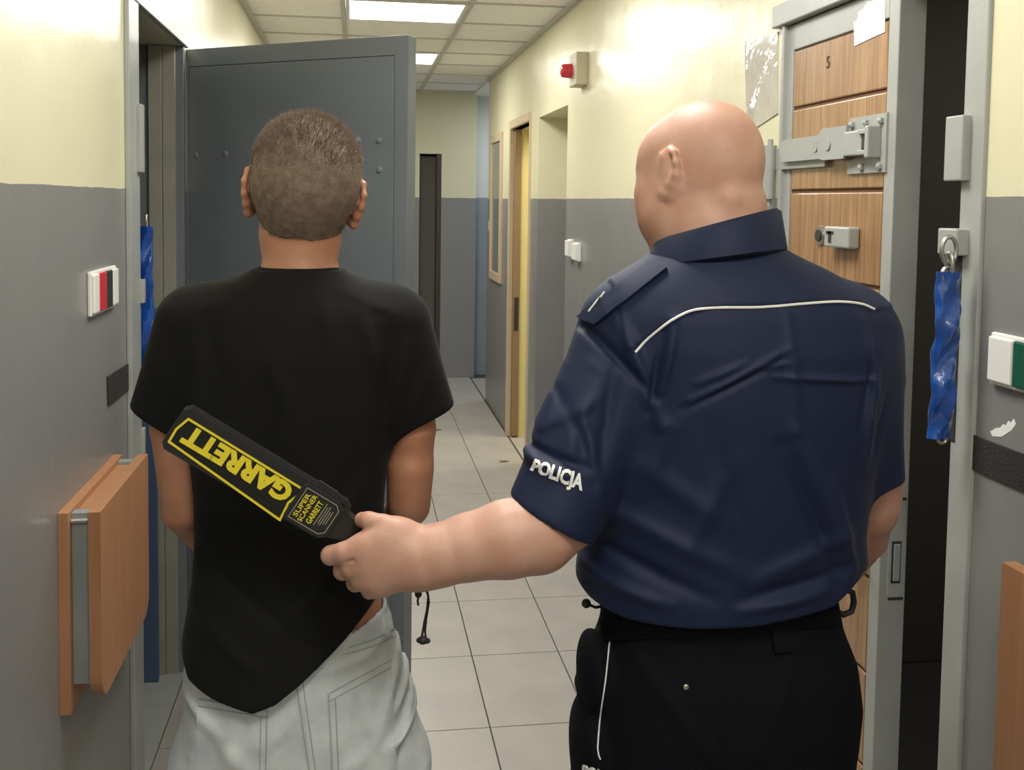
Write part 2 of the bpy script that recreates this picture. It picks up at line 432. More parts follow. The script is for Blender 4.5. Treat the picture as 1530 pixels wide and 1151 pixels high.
M_blackr = mat('dark_rocker', (.02, .035, .03), .4)
M_blacks = mat('black_foam', (.02, .02, .02), .7, bump=(260, .8, .003))
M_bluevinyl = mat('blue_vinyl', (.015, .085, .38), .22, bump=(28, .6, .006), coat=.6, var=(18, .4))
M_chain = mat('chain_steel', (.45, .44, .42), .35, .9)
M_brass = mat('brass', (.7, .5, .2), .3, 1)
M_paper = mat('white_paper', (.85, .85, .84), .5)
M_sleeve = mat('plastic_sleeve', (.50, .48, .43), .12, bump=(9, .7, .02), coat=1)
M_glass = mat('dark_glass', (.16, .18, .17), .08)
M_lamp = mat('light_diffuser', (.9, .9, .9), .5, emit=((1, .99, .96), 6.0))
M_skin_o = mat('skin_fair', (.50, .295, .225), .5, sss=.12, bump=(420, .25, .001), var=(28, .12, (.47, .25, .18)))
M_skin_p = mat('skin_tan', (.46, .215, .13), .45, sss=.12, bump=(420, .25, .001), var=(20, .12))
M_hair = mat('short_brown_hair', (.23, .165, .125), .85, var=(70, .35), bump=(500, .8, .002))
M_tee = mat('black_cotton', (.009, .009, .009), .9, spec=.15, sheen=.03, bump=(900, .2, .0006))
M_navy = mat('navy_cotton', (.0055, .0115, .040), .62, spec=.28, sheen=.02, bump=(900, .2, .0006))
M_navyd = mat('black_navy_cotton', (.004, .0043, .007), .85, spec=.12, bump=(700, .2, .0006))
M_denim = mat('bleached_denim', (.60, .63, .64), .85, bump=(500, .6, .0012), var=(24, .25, (.48, .53, .56)))
M_stitch = mat('denim_stitch', (.36, .38, .37), .9)
M_pipe = mat('silver_piping', (.72, .72, .70), .5)
M_reflect = mat('grey_print', (.75, .76, .76), .5)
M_wand = mat('black_plastic', (.018, .018, .018), .35, bump=(300, .3, .0008))
M_wlab = mat('label_black', (.012, .011, .009), .3)
M_yellow = mat('yellow_print', (.72, .60, .03), .45)
M_greyp = mat('grey_small_print', (.30, .28, .2), .5)
M_shoe = mat('black_leather', (.015, .015, .015), .35)
M_rubber = mat('black_rubber', (.012, .012, .012), .6)
M_ledbox = mat('siren_box', (.50, .44, .32), .5)
M_redl = mat('red_lens', (.55, .04, .05), .25)
M_eye = mat('eye_white', (.8, .78, .75), .15)

# ------------------------------------------------------------------ room shell
XL, XR, ZC = -.55, 1.02, 2.51
Y0, YE = -2.6, 9.0
def wall_along(name, X, out, y0, y1, openings, m, z1=2.62):
    """wall in the plane X, thickness towards out, with openings (ya,yb,ztop)"""
    mb = MB(); y = y0; xa, xb = sorted((X, X+out))
    for a, b, zt in openings:
        zb = 0
        mb.box(xa, xb, y, a, 0, z1); mb.box(xa, xb, a, b, zt, z1)
        y = b
    mb.box(xa, xb, y, y1, 0, z1)
    return struct(mb.build(name, m))
wl = wall_along('wall_left', XL, -.30, Y0, YE, [(2.70, 3.44, 2.05)], M_wall)
wr = wall_along('wall_right', XR, .30, Y0, 7.95, [(1.57, 2.352, 2.06), (4.93, 5.73, 2.045), (5.99, 6.70, 2.045)], M_wall)
struct(MB().box(XL-.3, XR+.3, Y0-.15, Y0, 0, 2.62).build('wall_back', M_wall))
struct(MB().box(XL-.3, .55, YE, YE+.2, 0, 2.62).box(.55, .742, YE, YE+.2, 1.978, 2.62).box(.742, 1.05, YE, YE+.2, 0, 2.62).build('wall_end', M_wall_far))
M_side = two_tone('wall_daylit_side', (.60, .62, .58), (.24, .27, .30), 1.6, .5)  # lighter, bluer than the corridor walls: passage daylight put into the colour
struct(MB().box(1.05, 2.4, YE+.12, YE+.3, 0, 2.62).build('wall_side_passage', M_side))
struct(MB().box(2.4, 2.5, 7.95, YE+.3, 0, 2.62).build('wall_passage_right', M_side))
struct(MB().box(1.32, 2.4, 7.85, 7.95, 0, 2.62).build('wall_passage_near', M_side))
# rooms behind the openings
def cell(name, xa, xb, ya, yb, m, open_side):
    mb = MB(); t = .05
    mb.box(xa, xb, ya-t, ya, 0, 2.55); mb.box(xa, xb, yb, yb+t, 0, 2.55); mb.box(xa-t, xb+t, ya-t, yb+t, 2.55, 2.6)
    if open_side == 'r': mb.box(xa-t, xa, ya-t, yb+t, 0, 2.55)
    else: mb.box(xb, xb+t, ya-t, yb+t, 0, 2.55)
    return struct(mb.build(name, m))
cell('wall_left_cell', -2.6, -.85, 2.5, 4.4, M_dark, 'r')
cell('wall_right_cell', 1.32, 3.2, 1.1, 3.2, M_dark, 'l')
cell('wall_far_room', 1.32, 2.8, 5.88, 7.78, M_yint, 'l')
struct(MB().box(1.30, 1.34, 4.93, 5.73, 0, 2.2).build('wall_alcove_back', M_wall))
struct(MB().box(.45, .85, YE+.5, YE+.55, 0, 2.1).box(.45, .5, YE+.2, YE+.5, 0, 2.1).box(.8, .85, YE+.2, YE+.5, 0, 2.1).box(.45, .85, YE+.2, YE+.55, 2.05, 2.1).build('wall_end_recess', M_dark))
# floor: slab of grout with tiles set on it
floor = struct(MB().box(-2.7, 3.3, Y0-.2, YE+.6, -.06, -.004).build('floor', M_grout))
tme = {}
def tile(w_, d_, h_, bev, name, m):
    k = (round(w_, 4), round(d_, 4), name)
    if k not in tme:
        b = MB().box(-w_/2, w_/2, -d_/2, d_/2, -h_/2, h_/2, bev); o = b.build(name, m); tme[k] = o.data; bpy.data.objects.remove(o)
    return tme[k]
def lay(name, x0, x1, y0, y1, z, h_, bev, m, parent, gap):
    o = link(name, tile(x1-x0-gap, y1-y0-gap, h_, bev, name, m), None, parent); o.location = ((x0+x1)/2, (y0+y1)/2, z); return o
TX, TY = .3035, .4865
xs = [.404+TX*i for i in range(-4, 4)]; ys = [2.943+TY*j for j in range(-11, 14)]
for i in range(len(xs)-1):
    for j in range(len(ys)-1):
        a = max(xs[i], XL); b = min(xs[i+1], XR); c = max(ys[j], Y0); d = min(ys[j+1], YE)
        if b-a > .03 and d-c > .03: lay('floor_tile', a, b, c, d, -.003, .006, .001, M_floor, floor, .004)
for ya, yb, xa, xb in ((5.99, 6.7, 1.02, 2.7), (5.0, 5.7, 1.02, 1.3), (8.0, 8.95, 1.02, 2.3)):
    for k in range(int((xb-xa)/.31)+1):
        x0_ = xa+k*.31; lay('floor_tile', x0_, min(x0_+.31, xb), ya, yb, -.003, .006, .001, M_floor, floor, .004)
struct(MB().box(XL-.3, XL, 2.70, 3.44, -.004, .004).build('trim_1', M_frame))
# ceiling
ceil = struct(MB().box(-.9, 1.4, Y0-.2, YE, 2.56, 2.64).box(1.02, 2.5, 7.9, YE+.3, 2.50, 2.64).build('ceiling', M_ceil))
cx = [XL, -.066, .546, XR]; CY = [4.93+.56*k for k in range(-14, 8)]
def is_light(i, ya): return i == 1 and any(abs(ya-l) < .01 for l in LIGHT_ROWS)
for i in range(3):
    for j in range(len(CY)-1):
        if is_light(i, CY[j]): continue
        a, b, c, d = cx[i], cx[i+1], max(CY[j], Y0), min(CY[j+1], YE)
        if d-c > .05: lay('ceiling_tile', a, b, c, d, ZC+.012, .012, .001, M_ceil, ceil, .006)
for x in (cx[1], cx[2]): MB().box(x-.012, x+.012, Y0, YE, ZC-.002, ZC+.014).build('ceiling_rail', M_tbar, ceil)
for y in CY:
    if y > Y0 and y < YE:
        for i in range(3):
            MB().box(cx[i]+.013, cx[i+1]-.013, y-.010, y+.010, ZC, ZC+.014).build('ceiling_crossbar', M_tbar, ceil)
for s, x in (('left', XL), ('right', XR)):
    a, b = (x, x+.022) if s == 'left' else (x-.022, x)
    struct(MB().box(a, b, Y0, YE if s == 'left' else 7.95, ZC-.014, ZC+.006).build('trim_2' if s == 'left' else 'trim_3', M_tbar))
for n, ya in enumerate(LIGHT_ROWS):
    r = empty('ceiling_light', ((cx[1]+cx[2])/2, ya+.28, ZC))
    fr = MB(); a, b = cx[1]+.014, cx[2]-.014; c, d = ya+.012, ya+.548
    fr.box(a, a+.018, c, d, ZC-.004, ZC+.03).box(b-.018, b, c, d, ZC-.004, ZC+.03).box(a+.018, b-.018, c, c+.018, ZC-.004, ZC+.03).box(a+.018, b-.018, d-.018, d, ZC-.004, ZC+.03)
    p1 = fr.build('light_frame', M_white); p2 = MB().box(a+.02, b-.02, c+.02, d-.02, ZC+.002, ZC+.012).build('diffuser', M_lamp)
    relink([p1, p2], r)
    lab = ['flush ceiling light panel behind the viewer at the corridor back', 'flush ceiling light panel over the viewer', 'flush ceiling light panel above the officer and young man', 'flush ceiling light panel just before the open grey door', 'bright white flush ceiling panel nearest in view at top of photo', 'small far bright ceiling panel seen right of the grey door top'][n]
    tag(r, lab, 'ceiling light', 'ceiling light panels')
    area('panel_lamp', ((cx[1]+cx[2])/2, ya+.28, ZC-.008), .54, .48, PANEL_W)
area('room_lamp', (1.9, 6.3, 2.4), .6, .6, 26, col=(1, .93, .75))
area('passage_daylight', (1.8, 8.5, 2.45), .6, .5, 12, col=(.8, .88, 1))  # cool area light standing in for bluish daylight in the passage
area('cell_fill', (2.2, 2.2, 2.45), .4, .4, 5)  # added fill light without a fixture, lifts the black right-hand opening
area('cell_fill', (-1.8, 3.5, 2.45), .4, .4, 3)  # added dim fill for the left cell, no fixture modelled
def atX(x, y, X): d = ray(x, y); return EYE+d*X/d[0]
ROT = lambda o, a: setattr(o, 'rotation_euler', (0, 0, a))
# ---- left cell door: steel leaf standing open into the corridor
HX, HY, HL = -.58, 3.52, .882; ha = math.atan2(3.025-3.52, .149+.58)
d1 = empty('door_1', (HX, HY, 0)); ROT(d1, ha); struct(d1); d1['label'] = 'blue-grey riveted steel cell door standing open behind the young man'
def lf(px, py):      # pixel on the leaf face -> leaf coordinates
    d = ray(px, py); n = V(-math.sin(ha), math.cos(ha), 0); t = ((V(HX, HY, 0)-EYE)@n)/(d@n); P = EYE+d*t-V(HX, HY, 0)
    return P@V(math.cos(ha), math.sin(ha), 0), P[2]
MB().box(0, HL, .003, .045, .012, 2.05, .002).build('door_slab', M_blue, d1)
g = .046
MB().box(g+.003, HL-g-.003, -.001, .004, .10, 2.05-g-.013, .0015).build('steel_plate', M_blue, d1)
mb = MB().box(0, g, -.001, .004, .012, 2.05, .0012).box(HL-g, HL, -.001, .004, .012, 2.05, .0012).box(g, HL-g, -.001, .004, 2.05-g-.01, 2.05, .0012).box(g, HL-g, -.001, .004, .012, .096, .0012)
mb.build('leaf_rim', M_blue, d1)
for q in ((293, 232), (337, 230), (380, 229), (535, 209), (566, 210), (567, 254)):
    x, z = lf(*q); MB().dome((x, -.001, z), .011, (0, -1, 0), .45).build('rivet', M_blue, d1, True)
for z in (.35, 1.05, 1.8): MB().cyl((-.012, .02, z-.06), (-.012, .02, z+.06), .013).build('hinge_barrel', M_blue, d1, True)
# frame of the left opening
fr = struct(empty('trim_4', (XL, 2.70, 0))); ps = []
ps.append(MB().box(XL, XL+.012, 2.59, 2.70, 0, 2.05, .002).box(XL-.28, XL+.012, 2.695, 2.70, 0, 2.05).build('jamb', M_frame))
ps.append(MB().box(XL, XL+.014, 2.59, 3.47, 2.05, 2.115, .003).build('lintel', M_frame))
ps.append(MB().box(XL-.005, XL+.022, 2.672, 2.712, 1.63, 1.80, .002).build('strike_plate', M_frame))
ps.append(MB().box(XL+.0, XL+.022, 2.69, 2.712, 1.30, 1.36, .002).box(XL, XL+.02, 2.69, 2.708, .90, .98, .002).build('keeper', M_frame))
relink(ps, fr)
fr = struct(empty('trim_5', (XL, 3.44, 0))); ps = []
def band(a, b, Y, th, m, z0, z1, name):
    p = at(a, 400, Y)[0]; q = at(b, 400, Y)[0]; return MB().box(p, q, Y, Y+th, z0, z1, .002).build(name, m)
ps.append(band(180, 224, 3.42, .03, M_blue, 0, 2.05, 'reveal_plate'))
ps.append(band(223, 243, 3.40, .06, M_olive, 0, 2.05, 'reveal_strip')); ps.append(band(244, 263, 3.405, .055, M_olive, 0, 2.05, 'reveal_strip'))
ps.append(band(207, 232, 3.35, .02, M_bluedk, 0, 1.22, 'inner_gate_bar')); ps.append(band(261, 276, 3.415, .03, M_blue, 0, 2.05, 'hinge_post'))
relink(ps, fr)
# ---- right cell door: oak panels in a steel leaf
XD = 1.026
d2 = struct(empty('door_2', (XD, 2.38, 0))); d2['label'] = 'oak-panelled cell door with grey steel edge and hasp behind the officer'
ps = []; Yn = 1.875
ps.append(MB().box(XD, XD+.048, Yn, 2.385, .012, 1.995, .002).build('door_slab', M_frame))
ps.append(MB().box(XD-.008, XD+.004, Yn, 1.913, .012, 1.995, .002).box(XD-.008, XD+.004, 2.352, 2.385, .012, 1.995, .002).box(XD-.008, XD+.004, 1.913, 2.352, 1.935, 1.995, .002).build('leaf_rim', M_frame))
zs = [1.935]+[1.797-.194*k for k in range(9)]+[.05]
for a, b in zip(zs[:-1], zs[1:]):
    ps.append(MB().box(XD-.007, XD+.002, 1.916, 2.349, b+.004, a-.004, .003).build('wood_panel', M_door_oak))
M_groove = mat('oak_groove', (.16, .07, .03), .6)
ps.append(MB().box(XD-.0015, XD+.003, 1.914, 2.351, .03, 1.93).build('groove_back', M_groove))
XF = XD-.008
SH = .040
def atF(x, y): return atX(x, y, XF)+V(0, SH, 0)
Pp = lambda poly: [(float(atF(x, y)[1]), float(atF(x, y)[2])) for x, y in poly]
# hinge with strap
ps.append(MB().cyl((XF-.02, 2.425, 1.585), (XF-.02, 2.425, 1.715), .0155).cyl((XF-.02, 2.425, 1.57), (XF-.02, 2.425, 1.73), .007).build('hinge_barrel', M_frame, None, True))
ps.append(MB().box(XF-.010, XF, 2.15, 2.43, 1.655, 1.708, .002).build('hinge_strap', M_frame))
h = MB(); h.prism([(2.05, 1.672), (2.05, 1.724)]+[(2.345+.022*math.sin(a), 1.698+.026*math.cos(a)) for a in np.linspace(0, 3.1416, 9)], lambda u, v, t: (XF-.012-t, u, v), 0, .008)
ps.append(h.build('hasp_bar', M_frame, bev=.001))
h = MB(); h.prism([(2.03, 1.668), (2.02, 1.735)]+[(2.13+.022*math.sin(a), 1.702+.034*math.cos(a)) for a in np.linspace(0, 3.1416, 9)], lambda u, v, t: (XF-.021-t, u, v), 0, .006)
ps.append(h.build('hasp_link', M_frame, bev=.001))
for yy in (2.10, 2.175): ps.append(MB().cyl((XF-.018, yy, 1.70), (XF-.0305 if yy < 2.15 else XF-.0225, yy, 1.70), .013, .012, 20).build('screw_head', M_frame, None, True))
h = MB(); h.prism([(1.90, 1.637), (1.90, 1.752), (2.05, 1.752), (2.05, 1.728), (2.01, 1.715), (2.01, 1.672), (2.055, 1.66), (2.055, 1.637)], lambda u, v, t: (XF-t, u, v), 0, .005)
ps.append(h.build('staple_plate', M_frame, bev=.001))
ps.append(MB().box(XF-.028, XF-.004, 1.955, 2.03, 1.672, 1.722, .003).box(XF-.034, XF-.004, 1.918, 1.932, 1.665, 1.728, .003).box(XF-.034, XF-.026, 1.93, 1.96, 1.713, 1.722, .001).box(XF-.034, XF-.026, 1.93, 1.96, 1.672, 1.681, .001).build('staple', M_frame))
ps.append(MB().box(XF-.0275, XF-.005, 1.934, 1.953, 1.683, 1.711).build('staple_slot', M_darkst))
for yy, zz in ((2.035, 1.738), (1.978, 1.738), (1.918, 1.738), (1.99, 1.649), (1.918, 1.649)):
    ps.append(MB().cyl((XF-.004, yy, zz), (XF-.0115, yy, zz), .0085, .0085, 6).dome((XF-.011, yy, zz), .006, (-1, 0, 0), .6).build('bolt', M_frame, None, False))
p = atF(1227, 352); ps.append(MB().cyl((XF+.002, p[1], p[2]), (XF-.006, p[1], p[2]), .022, .020, 20).build('peephole_ring', M_chain, None, True))
ps.append(MB().cyl((XF-.003, p[1], p[2]), (XF-.009, p[1], p[2]), .014, .013, 16).build('peephole_lens', M_darkst, None, True))
a, b = atF(1281, 337), atF(1244, 371); zc = (a[2]+b[2])/2
ps.append(MB().box(XF-.026, XF, a[1]-.012, b[1]-.01, zc-.022, zc+.022, .004).build('lock_cover', M_frame))
ps.append(MB().box(XF-.0275, XF-.025, b[1]-.045, b[1]-.033, zc-.012, zc+.012).box(XF-.0275, XF-.025, b[1]-.055, b[1]-.022, zc+.006, zc+.012).build('keyhole', M_darkst))
h = MB(); h.prism(Pp([(1276, 33), (1277, 69), (1300, 58), (1322, 48), (1323, -14), (1312, -10), (1304, 2), (1296, 3), (1290, 14), (1283, 18), (1281, 30)]), lambda u, v, t: (XF-t, u, v), -.001, .0008)
ps.append(h.build('torn_paper', M_paper))
a = atF(1237, 93)
ps.append(place_text('door_number', '5', M_darkst, lambda u, v, k: (XF+.0004-.001*k-0*u, a[1]+.007-u*.014, a[2]-.013+v*.026), None, 0))
# lock stile on the leaf's edge
zA, zB, zC_, zD = [float(at(1322, y, Yn-SH)[2]) for y in (748, 809, 871, 893)]
ps.append(MB().box(XD+.008, XD+.042, Yn-.003, Yn, zD, zA, .001).build('lock_face', M_frame))
ps.append(MB().box(XD+.015, XD+.034, Yn-.005, Yn, zC_, zB).build('lock_bolt_slot', M_darkst))
ps.append(MB().box(XD+.018, XD+.031, Yn-.008, Yn, zC_+.005, zB-.005, .001).build('lock_bolt', M_steel))
ps.append(MB().box(XD+.012, XD+.042, Yn-.004, Yn, zA, zA+.005).box(XD+.012, XD+.042, Yn-.004, Yn, zD-.004, zD).build('lock_end_strip', M_darkst))  # thin dark strips at the lock plate's upper and lower ends
ps.append(MB().cyl((XF, 1.935, zC_+.02), (XF-.03, 1.935, zC_+.02), .012, .014, 18).build('door_knob', M_steel, None, True))
relink(ps, d2); d2.location.y -= SH
fr = struct(empty('trim_6', (XR, 1.57, 0))); ps = []
ps.append(MB().box(XR-.008, XR+.30, 1.545, 1.605, 0, 2.06, .003).build('jamb', M_frame))
ps.append(MB().box(XR-.022, XR+.03, 1.545, 2.40, 1.998, 2.05, .003).build('lintel', M_frame))
ps.append(MB().box(XR-.014, XR+.05, 2.341, 2.356, 0, 2.0, .002).build('jamb', M_frame))
ps.append(MB().box(XR-.024, XR-.002, 1.580, 1.632, 1.615, 1.725, .003).build('strike_plate', M_frame))
ps.append(MB().box(XR-.030, XR-.002, 1.575, 1.632, 1.49, 1.535, .003).build('padlock_lug', M_frame))
ps.append(MB().box(XR-.010, XR+.05, 1.590, 1.642, 1.17, 1.49, .002).build('rubber_edge', M_blacks))
relink(ps, fr)
# blue padded keys of the two hatches (pouches on hooks)
def pouch(name, pts, Y, label, group):
    """hanging crumpled vinyl sleeve: pts = (y, xl, xr)"""
    n = 40; bm = MB(); rings = []
    ys_ = [p[0] for p in pts]
    for i in range(n+1):
        y = ys_[0]+(ys_[-1]-ys_[0])*i/n; xl = np.interp(y, ys_, [p[1] for p in pts]); xr = np.interp(y, ys_, [p[2] for p in pts])
        A = at(xl, y, Y); B = at(xr, y, Y); c = (A+B)/2; hw = np.linalg.norm(B-A)/2; rg = []
        for k in range(18):
            t = 6.2832*k/18; dy = math.sin(t)*.010*(1+.45*math.sin(i*.55+2*math.cos(t)*2)); x = math.copysign(abs(math.cos(t))**.7, math.cos(t))
            rg.append(bm.bm.verts.new((c[0]+x*hw+.0012*math.sin(i*.9), Y+dy+.004*math.sin(i*.37), c[2])))
        rings.append(rg)
    for i in range(n):
        for k in range(18): bm.bm.faces.new((rings[i][k], rings[i][(k+1) % 18], rings[i+1][(k+1) % 18], rings[i+1][k]))
    bm.bm.faces.new(rings[0]); bm.bm.faces.new(rings[-1][::-1])
    r = empty(name, tuple(at((pts[0][1]+pts[0][2])/2, pts[0][0], Y)))
    relink([bm.build('vinyl_sleeve', M_bluevinyl, None, True)], r); return r
def ring_link(c, rw, rh, r, ax):
    pts = [(c[0]+(math.cos(t)*rw if ax == 'x' else 0), c[1]+(math.cos(t)*rw if ax == 'y' else 0), c[2]+math.sin(t)*rh) for t in np.linspace(0, 6.2832, 20, endpoint=False)]
    return MB().tube(pts, r, 8, True)
r = pouch('chain_sleeve', [(406, 1400, 1436), (500, 1396, 1432), (580, 1390, 1426), (655, 1387, 1422)], 1.56, '', '')
tag(r, 'blue crinkled vinyl sleeve over a chain hanging from right door frame', 'chain sleeve')
q = at(1418, 374, 1.56); k1 = ring_link(q, .013, .022, .0038, 'x').build('chain_link', M_chain, None, True)
q = at(1419, 396, 1.56); k2 = ring_link(q, .008, .020, .0038, 'y').build('chain_link', M_chain, None, True)
q = at(1416, 412, 1.56); k3 = ring_link(q, .010, .014, .0038, 'x').build('chain_link', M_chain, None, True)
q = at(1408, 657, 1.56); k4 = ring_link(q, .007, .006, .003, 'x').build('chain_end', M_chain, None, True)
relink([k1, k2, k3, k4], r)
r = pouch('chain_sleeve', [(338, 207, 228), (430, 207, 229), (520, 208, 231), (560, 210, 226)], 2.74, '', '')
tag(r, 'dark blue vinyl sleeve hanging in left doorway beside the red switch', 'chain sleeve')
q = at(219, 331, 2.74); relink([ring_link(q, .006, .016, .003, 'y').build('chain_link', M_chain, None, True)], r)

# switches on the walls
def switch(label, X, s, Ys, Z0, Z1, mats, out=.015):
    """multi-gang switch: Ys = module borders, s = +1 sticks out towards +X"""
    y0, y1 = min(Ys), max(Ys); r = empty('light_switch', (X, (y0+y1)/2, (Z0+Z1)/2)); ps = []
    bx = lambda a, b, c, d, e, f, bv: MB().box(min(X+s*a, X+s*b), max(X+s*a, X+s*b), c, d, e, f, bv)
    ps.append(bx(0, out*.6, y0, y1, Z0, Z1, .003).build('switch_frame', M_white))
    for a, b, m in zip(Ys[:-1], Ys[1:], mats):
        ps.append(bx(out*.5, out, min(a, b)+.002, max(a, b)-.002, Z0+.006, Z1-.006, .003).build('rocker', m))
    relink(ps, r); return tag(r, label, 'switch')
y_ = [float(atX(x, 430, XL+.02)[1]) for x in (145, 153.5, 164.5, 173, 181.5)]
switch('white wall switch with red and dark rockers left of the young man', XL, 1, y_, 1.318, 1.412, [M_white, M_red, M_blackr, M_white])
y_ = [float(atX(x, 520, XR-.02)[1]) for x in (1470, 1507)]; w_ = y_[0]-y_[1]
switch('white and green double wall switch at right edge beside right door frame', XR, -1, [y_[0], y_[1], y_[1]-w_*1.15, y_[1]-2.1*w_], 1.288, 1.372, [M_white, M_green, M_white])
for xa, xb, ya, yb, lb in ((852, 859, 355, 383, 'small white wall switch at the alcove corner beyond the officer, farther one'), (862, 870, 358, 389, 'small white wall switch just left of the officer\'s face, nearer one')):
    a = atX(xa, ya, XR); b = atX(xb, yb, XR); yy = sorted((a[1], b[1])); mid = (yy[0]+yy[1])/2
    switch(lb, XR, -1, [mid-.042, mid+.042], b[2]-.008, b[2]+.078, [M_white], .03)
a = atX(733, 337, XR); switch('tiny white switch far down the right wall beside the narrow window', XR, -1, [a[1]-.05, a[1]+.03], a[2]-.045, a[2]+.04, [M_white], .015)
# tape and peeled paint
def wallpatch(name, X, s, poly, m, label, cat, th=.0015):
    P = [(float(atX(x, y, X)[1]), float(atX(x, y, X)[2])) for x, y in poly]
    c = (X, sum(p[0] for p in P)/len(P), sum(p[1] for p in P)/len(P))
    o = MB().prism([(u-c[1], v-c[2]) for u, v in P], lambda u, v, t: (s*t, u, v), -.001, th).build(name, m); o.location = c
    return tag(o, label, cat)
wallpatch('wall_strip', XL, 1, [(159, 563), (193, 542), (193, 581), (160, 607)], M_blacks, 'short black rubber strip on the grey left wall below the switch', 'strip', .004)
z1 = atX(1470, 655, XR)[2]; z0 = atX(1470, 708, XR)[2]; o = MB().box(-.003, .001, -.3, .3, -(z1-z0)/2, (z1-z0)/2, .001).build('wall_strip', M_blacks); o.location = (XR-.001, 1.255, (z0+z1)/2)
tag(o, 'long black rubber strip along the right wall below the green switch', 'strip')
wallpatch('peeled_paint', XR, -1, [(1480, 645), (1483, 652), (1497, 653), (1512, 643), (1518, 634), (1515, 626), (1510, 632), (1507, 629), (1503, 636), (1499, 634), (1495, 639), (1488, 640)], M_paper, 'small pale peeled paint spot above black strip on right wall', 'paint spot', .0006)
wallpatch('plastic_pocket', XR, -1, [(1114, 62), (1163, 48), (1163, 170), (1117, 200)], M_sleeve, 'clear glossy document pocket on wall beside the oak door', 'document pocket', .003)

# fold-down shelves
def shelf(side, X, s, Ya, Yb, Za, Zb, off, label):
    r = empty('folding_shelf', (X, Ya, Za)); ps = []
    L = lambda a, b, c, d, e, f, bv=0: MB().box(min(X+s*a, X+s*b), max(X+s*a, X+s*b), c, d, e, f, bv)
    ps.append(L(0, .02, Ya, Yb, Zb-.02, Za, .001).build('back_board', M_board))
    R = .05; pts = [(Ya, Za), (Yb, Za), (Yb, Zb)] if s < 0 else [(Yb, Za), (Ya, Za)]
    def arc(cy, cz, a0, a1): return [(cy+R*math.cos(a), cz+R*math.sin(a)) for a in np.linspace(a0, a1, 7)]
    poly = [(Yb, Za), (Ya, Za)]+arc(Ya+R, Zb+R, math.pi, 1.5*math.pi)+arc(Yb-R, Zb+R, 1.5*math.pi, 2*math.pi)
    ps.append(MB().prism(poly, lambda u, v, t: (X+s*(off+t), u, v), 0, .022).build('flap', M_board, bev=.001))
    ps.append(L(.02, off, Ya+.05, Yb-.05, Za-.045, Za-.012, .001).build('batten', M_board))
    for yy in (Ya+.02, Yb-.045):
        ps.append(L(.02, off, yy, yy+.025, Zb+.03, Za-.006, .001).build('folding_bracket', M_steel))
        ps.append(MB().cyl((X+s*(.021), yy-.004, Za-.02), (X+s*(off-.004), yy-.004, Za-.02), .0055, None, 10).build('screw', M_screw, None, True))
    relink(ps, r); return tag(r, label, 'folding shelf')
shelf('l', XL, 1, 1.99, 2.44, .975, .605, .055, 'folded beech wall shelf on the grey left wall')
shelf('r', XR, -1, .88, 1.347, 1.052, .68, .058, 'folded beech wall shelf cut by the lower right edge')

# siren, far door, window
r = empty('alarm_siren', (XR, 4.56, 2.1)); b = MB().box(XR-.055, XR, 4.50, 4.65, 2.095, 2.24, .004).build('siren_housing', M_ledbox)
c = MB().cyl((XR-.055, 4.60, 2.165), (XR-.095, 4.60, 2.165), .034, .030, 18).dome((XR-.095, 4.60, 2.165), .030, (-1, 0, 0), .4).build('red_lens', M_redl, None, True)
relink([b, c], r); tag(r, 'beige alarm box with red lamp high on the right wall', 'alarm')
fr = struct(empty('trim_7', (XR, 6.35, 0)))
relink([MB().box(XR-.012, XR+.04, 5.970, 5.992, 0, 2.10, .003).build('jamb', M_beige), MB().box(XR+.056, XR+.30, 6.685, 6.70, 0, 2.045).build('reveal_lining', M_yint), MB().box(XR-.02, XR+.01, 6.698, 6.745, 0, 2.10, .003).build('jamb', M_beige),
        MB().box(XR-.02, XR+.06, 5.99, 6.70, 2.045, 2.10, .003).build('lintel', M_beige)], fr)
M_brownj = mat('brown_jamb', (.26, .17, .09), .5)
d3 = struct(empty('door_3', (XR+.05, 6.66, 0))); d3['label'] = 'narrow brown door edge with black lock in far right doorway'
relink([MB().box(XR+.01, XR+.055, 6.655, 6.70, .01, 2.04, .002).build('door_slab', M_brownj),
        MB().box(XR+.018, XR+.045, 6.648, 6.656, .72, .94, .002).build('lock_face', M_darkst)], d3)
wn = struct(empty('window_1', (XR, 7.43, 1.0))); ps = [MB().box(XR-.006, XR, 7.20, 7.66, 1.05, 2.0).build('glass_pane', M_glass)]
for a in ((7.14, 7.20, .99, 2.06), (7.66, 7.72, .99, 2.06), (7.20, 7.66, .99, 1.05), (7.20, 7.66, 2.0, 2.06)): ps.append(MB().box(XR-.018, XR+.0, a[0], a[1], a[2], a[3], .002).build('window_frame', M_beige))
relink(ps, wn)
d4 = struct(empty('door_4', (.6, YE+.1, 0))); M_maroon = mat('dark_brown_door', (.05, .035, .035), .5)
relink([MB().box(.56, .70, YE+.12, YE+.16, .01, 1.96, .002).build('door_slab', M_dark), MB().box(.70, .742, YE+.0, YE+.16, 0, 1.975, .002).build('door_frame', M_maroon)], d4)
# small scraps on the floor
for x, y, lb in ((653, 643, 'tiny dark scrap lying on floor beside the young man\'s sleeve'), (753, 690, 'tiny dark scrap lying on floor near the word on the officer\'s sleeve')):
    d = ray(x, y); P = EYE-d*EYE[2]/d[2]; o = MB().prism([(-.03, -.01), (.0, -.02), (.03, .0), (.01, .015), (-.02, .012)], lambda u, v, t: (u, v, t), 0, .004).build('floor_scrap', M_dark); o.location = (P[0], P[1], .0005); tag(o, lb, 'scrap')

# ================================================================== the young man in the black T-shirt
YP = 1.62
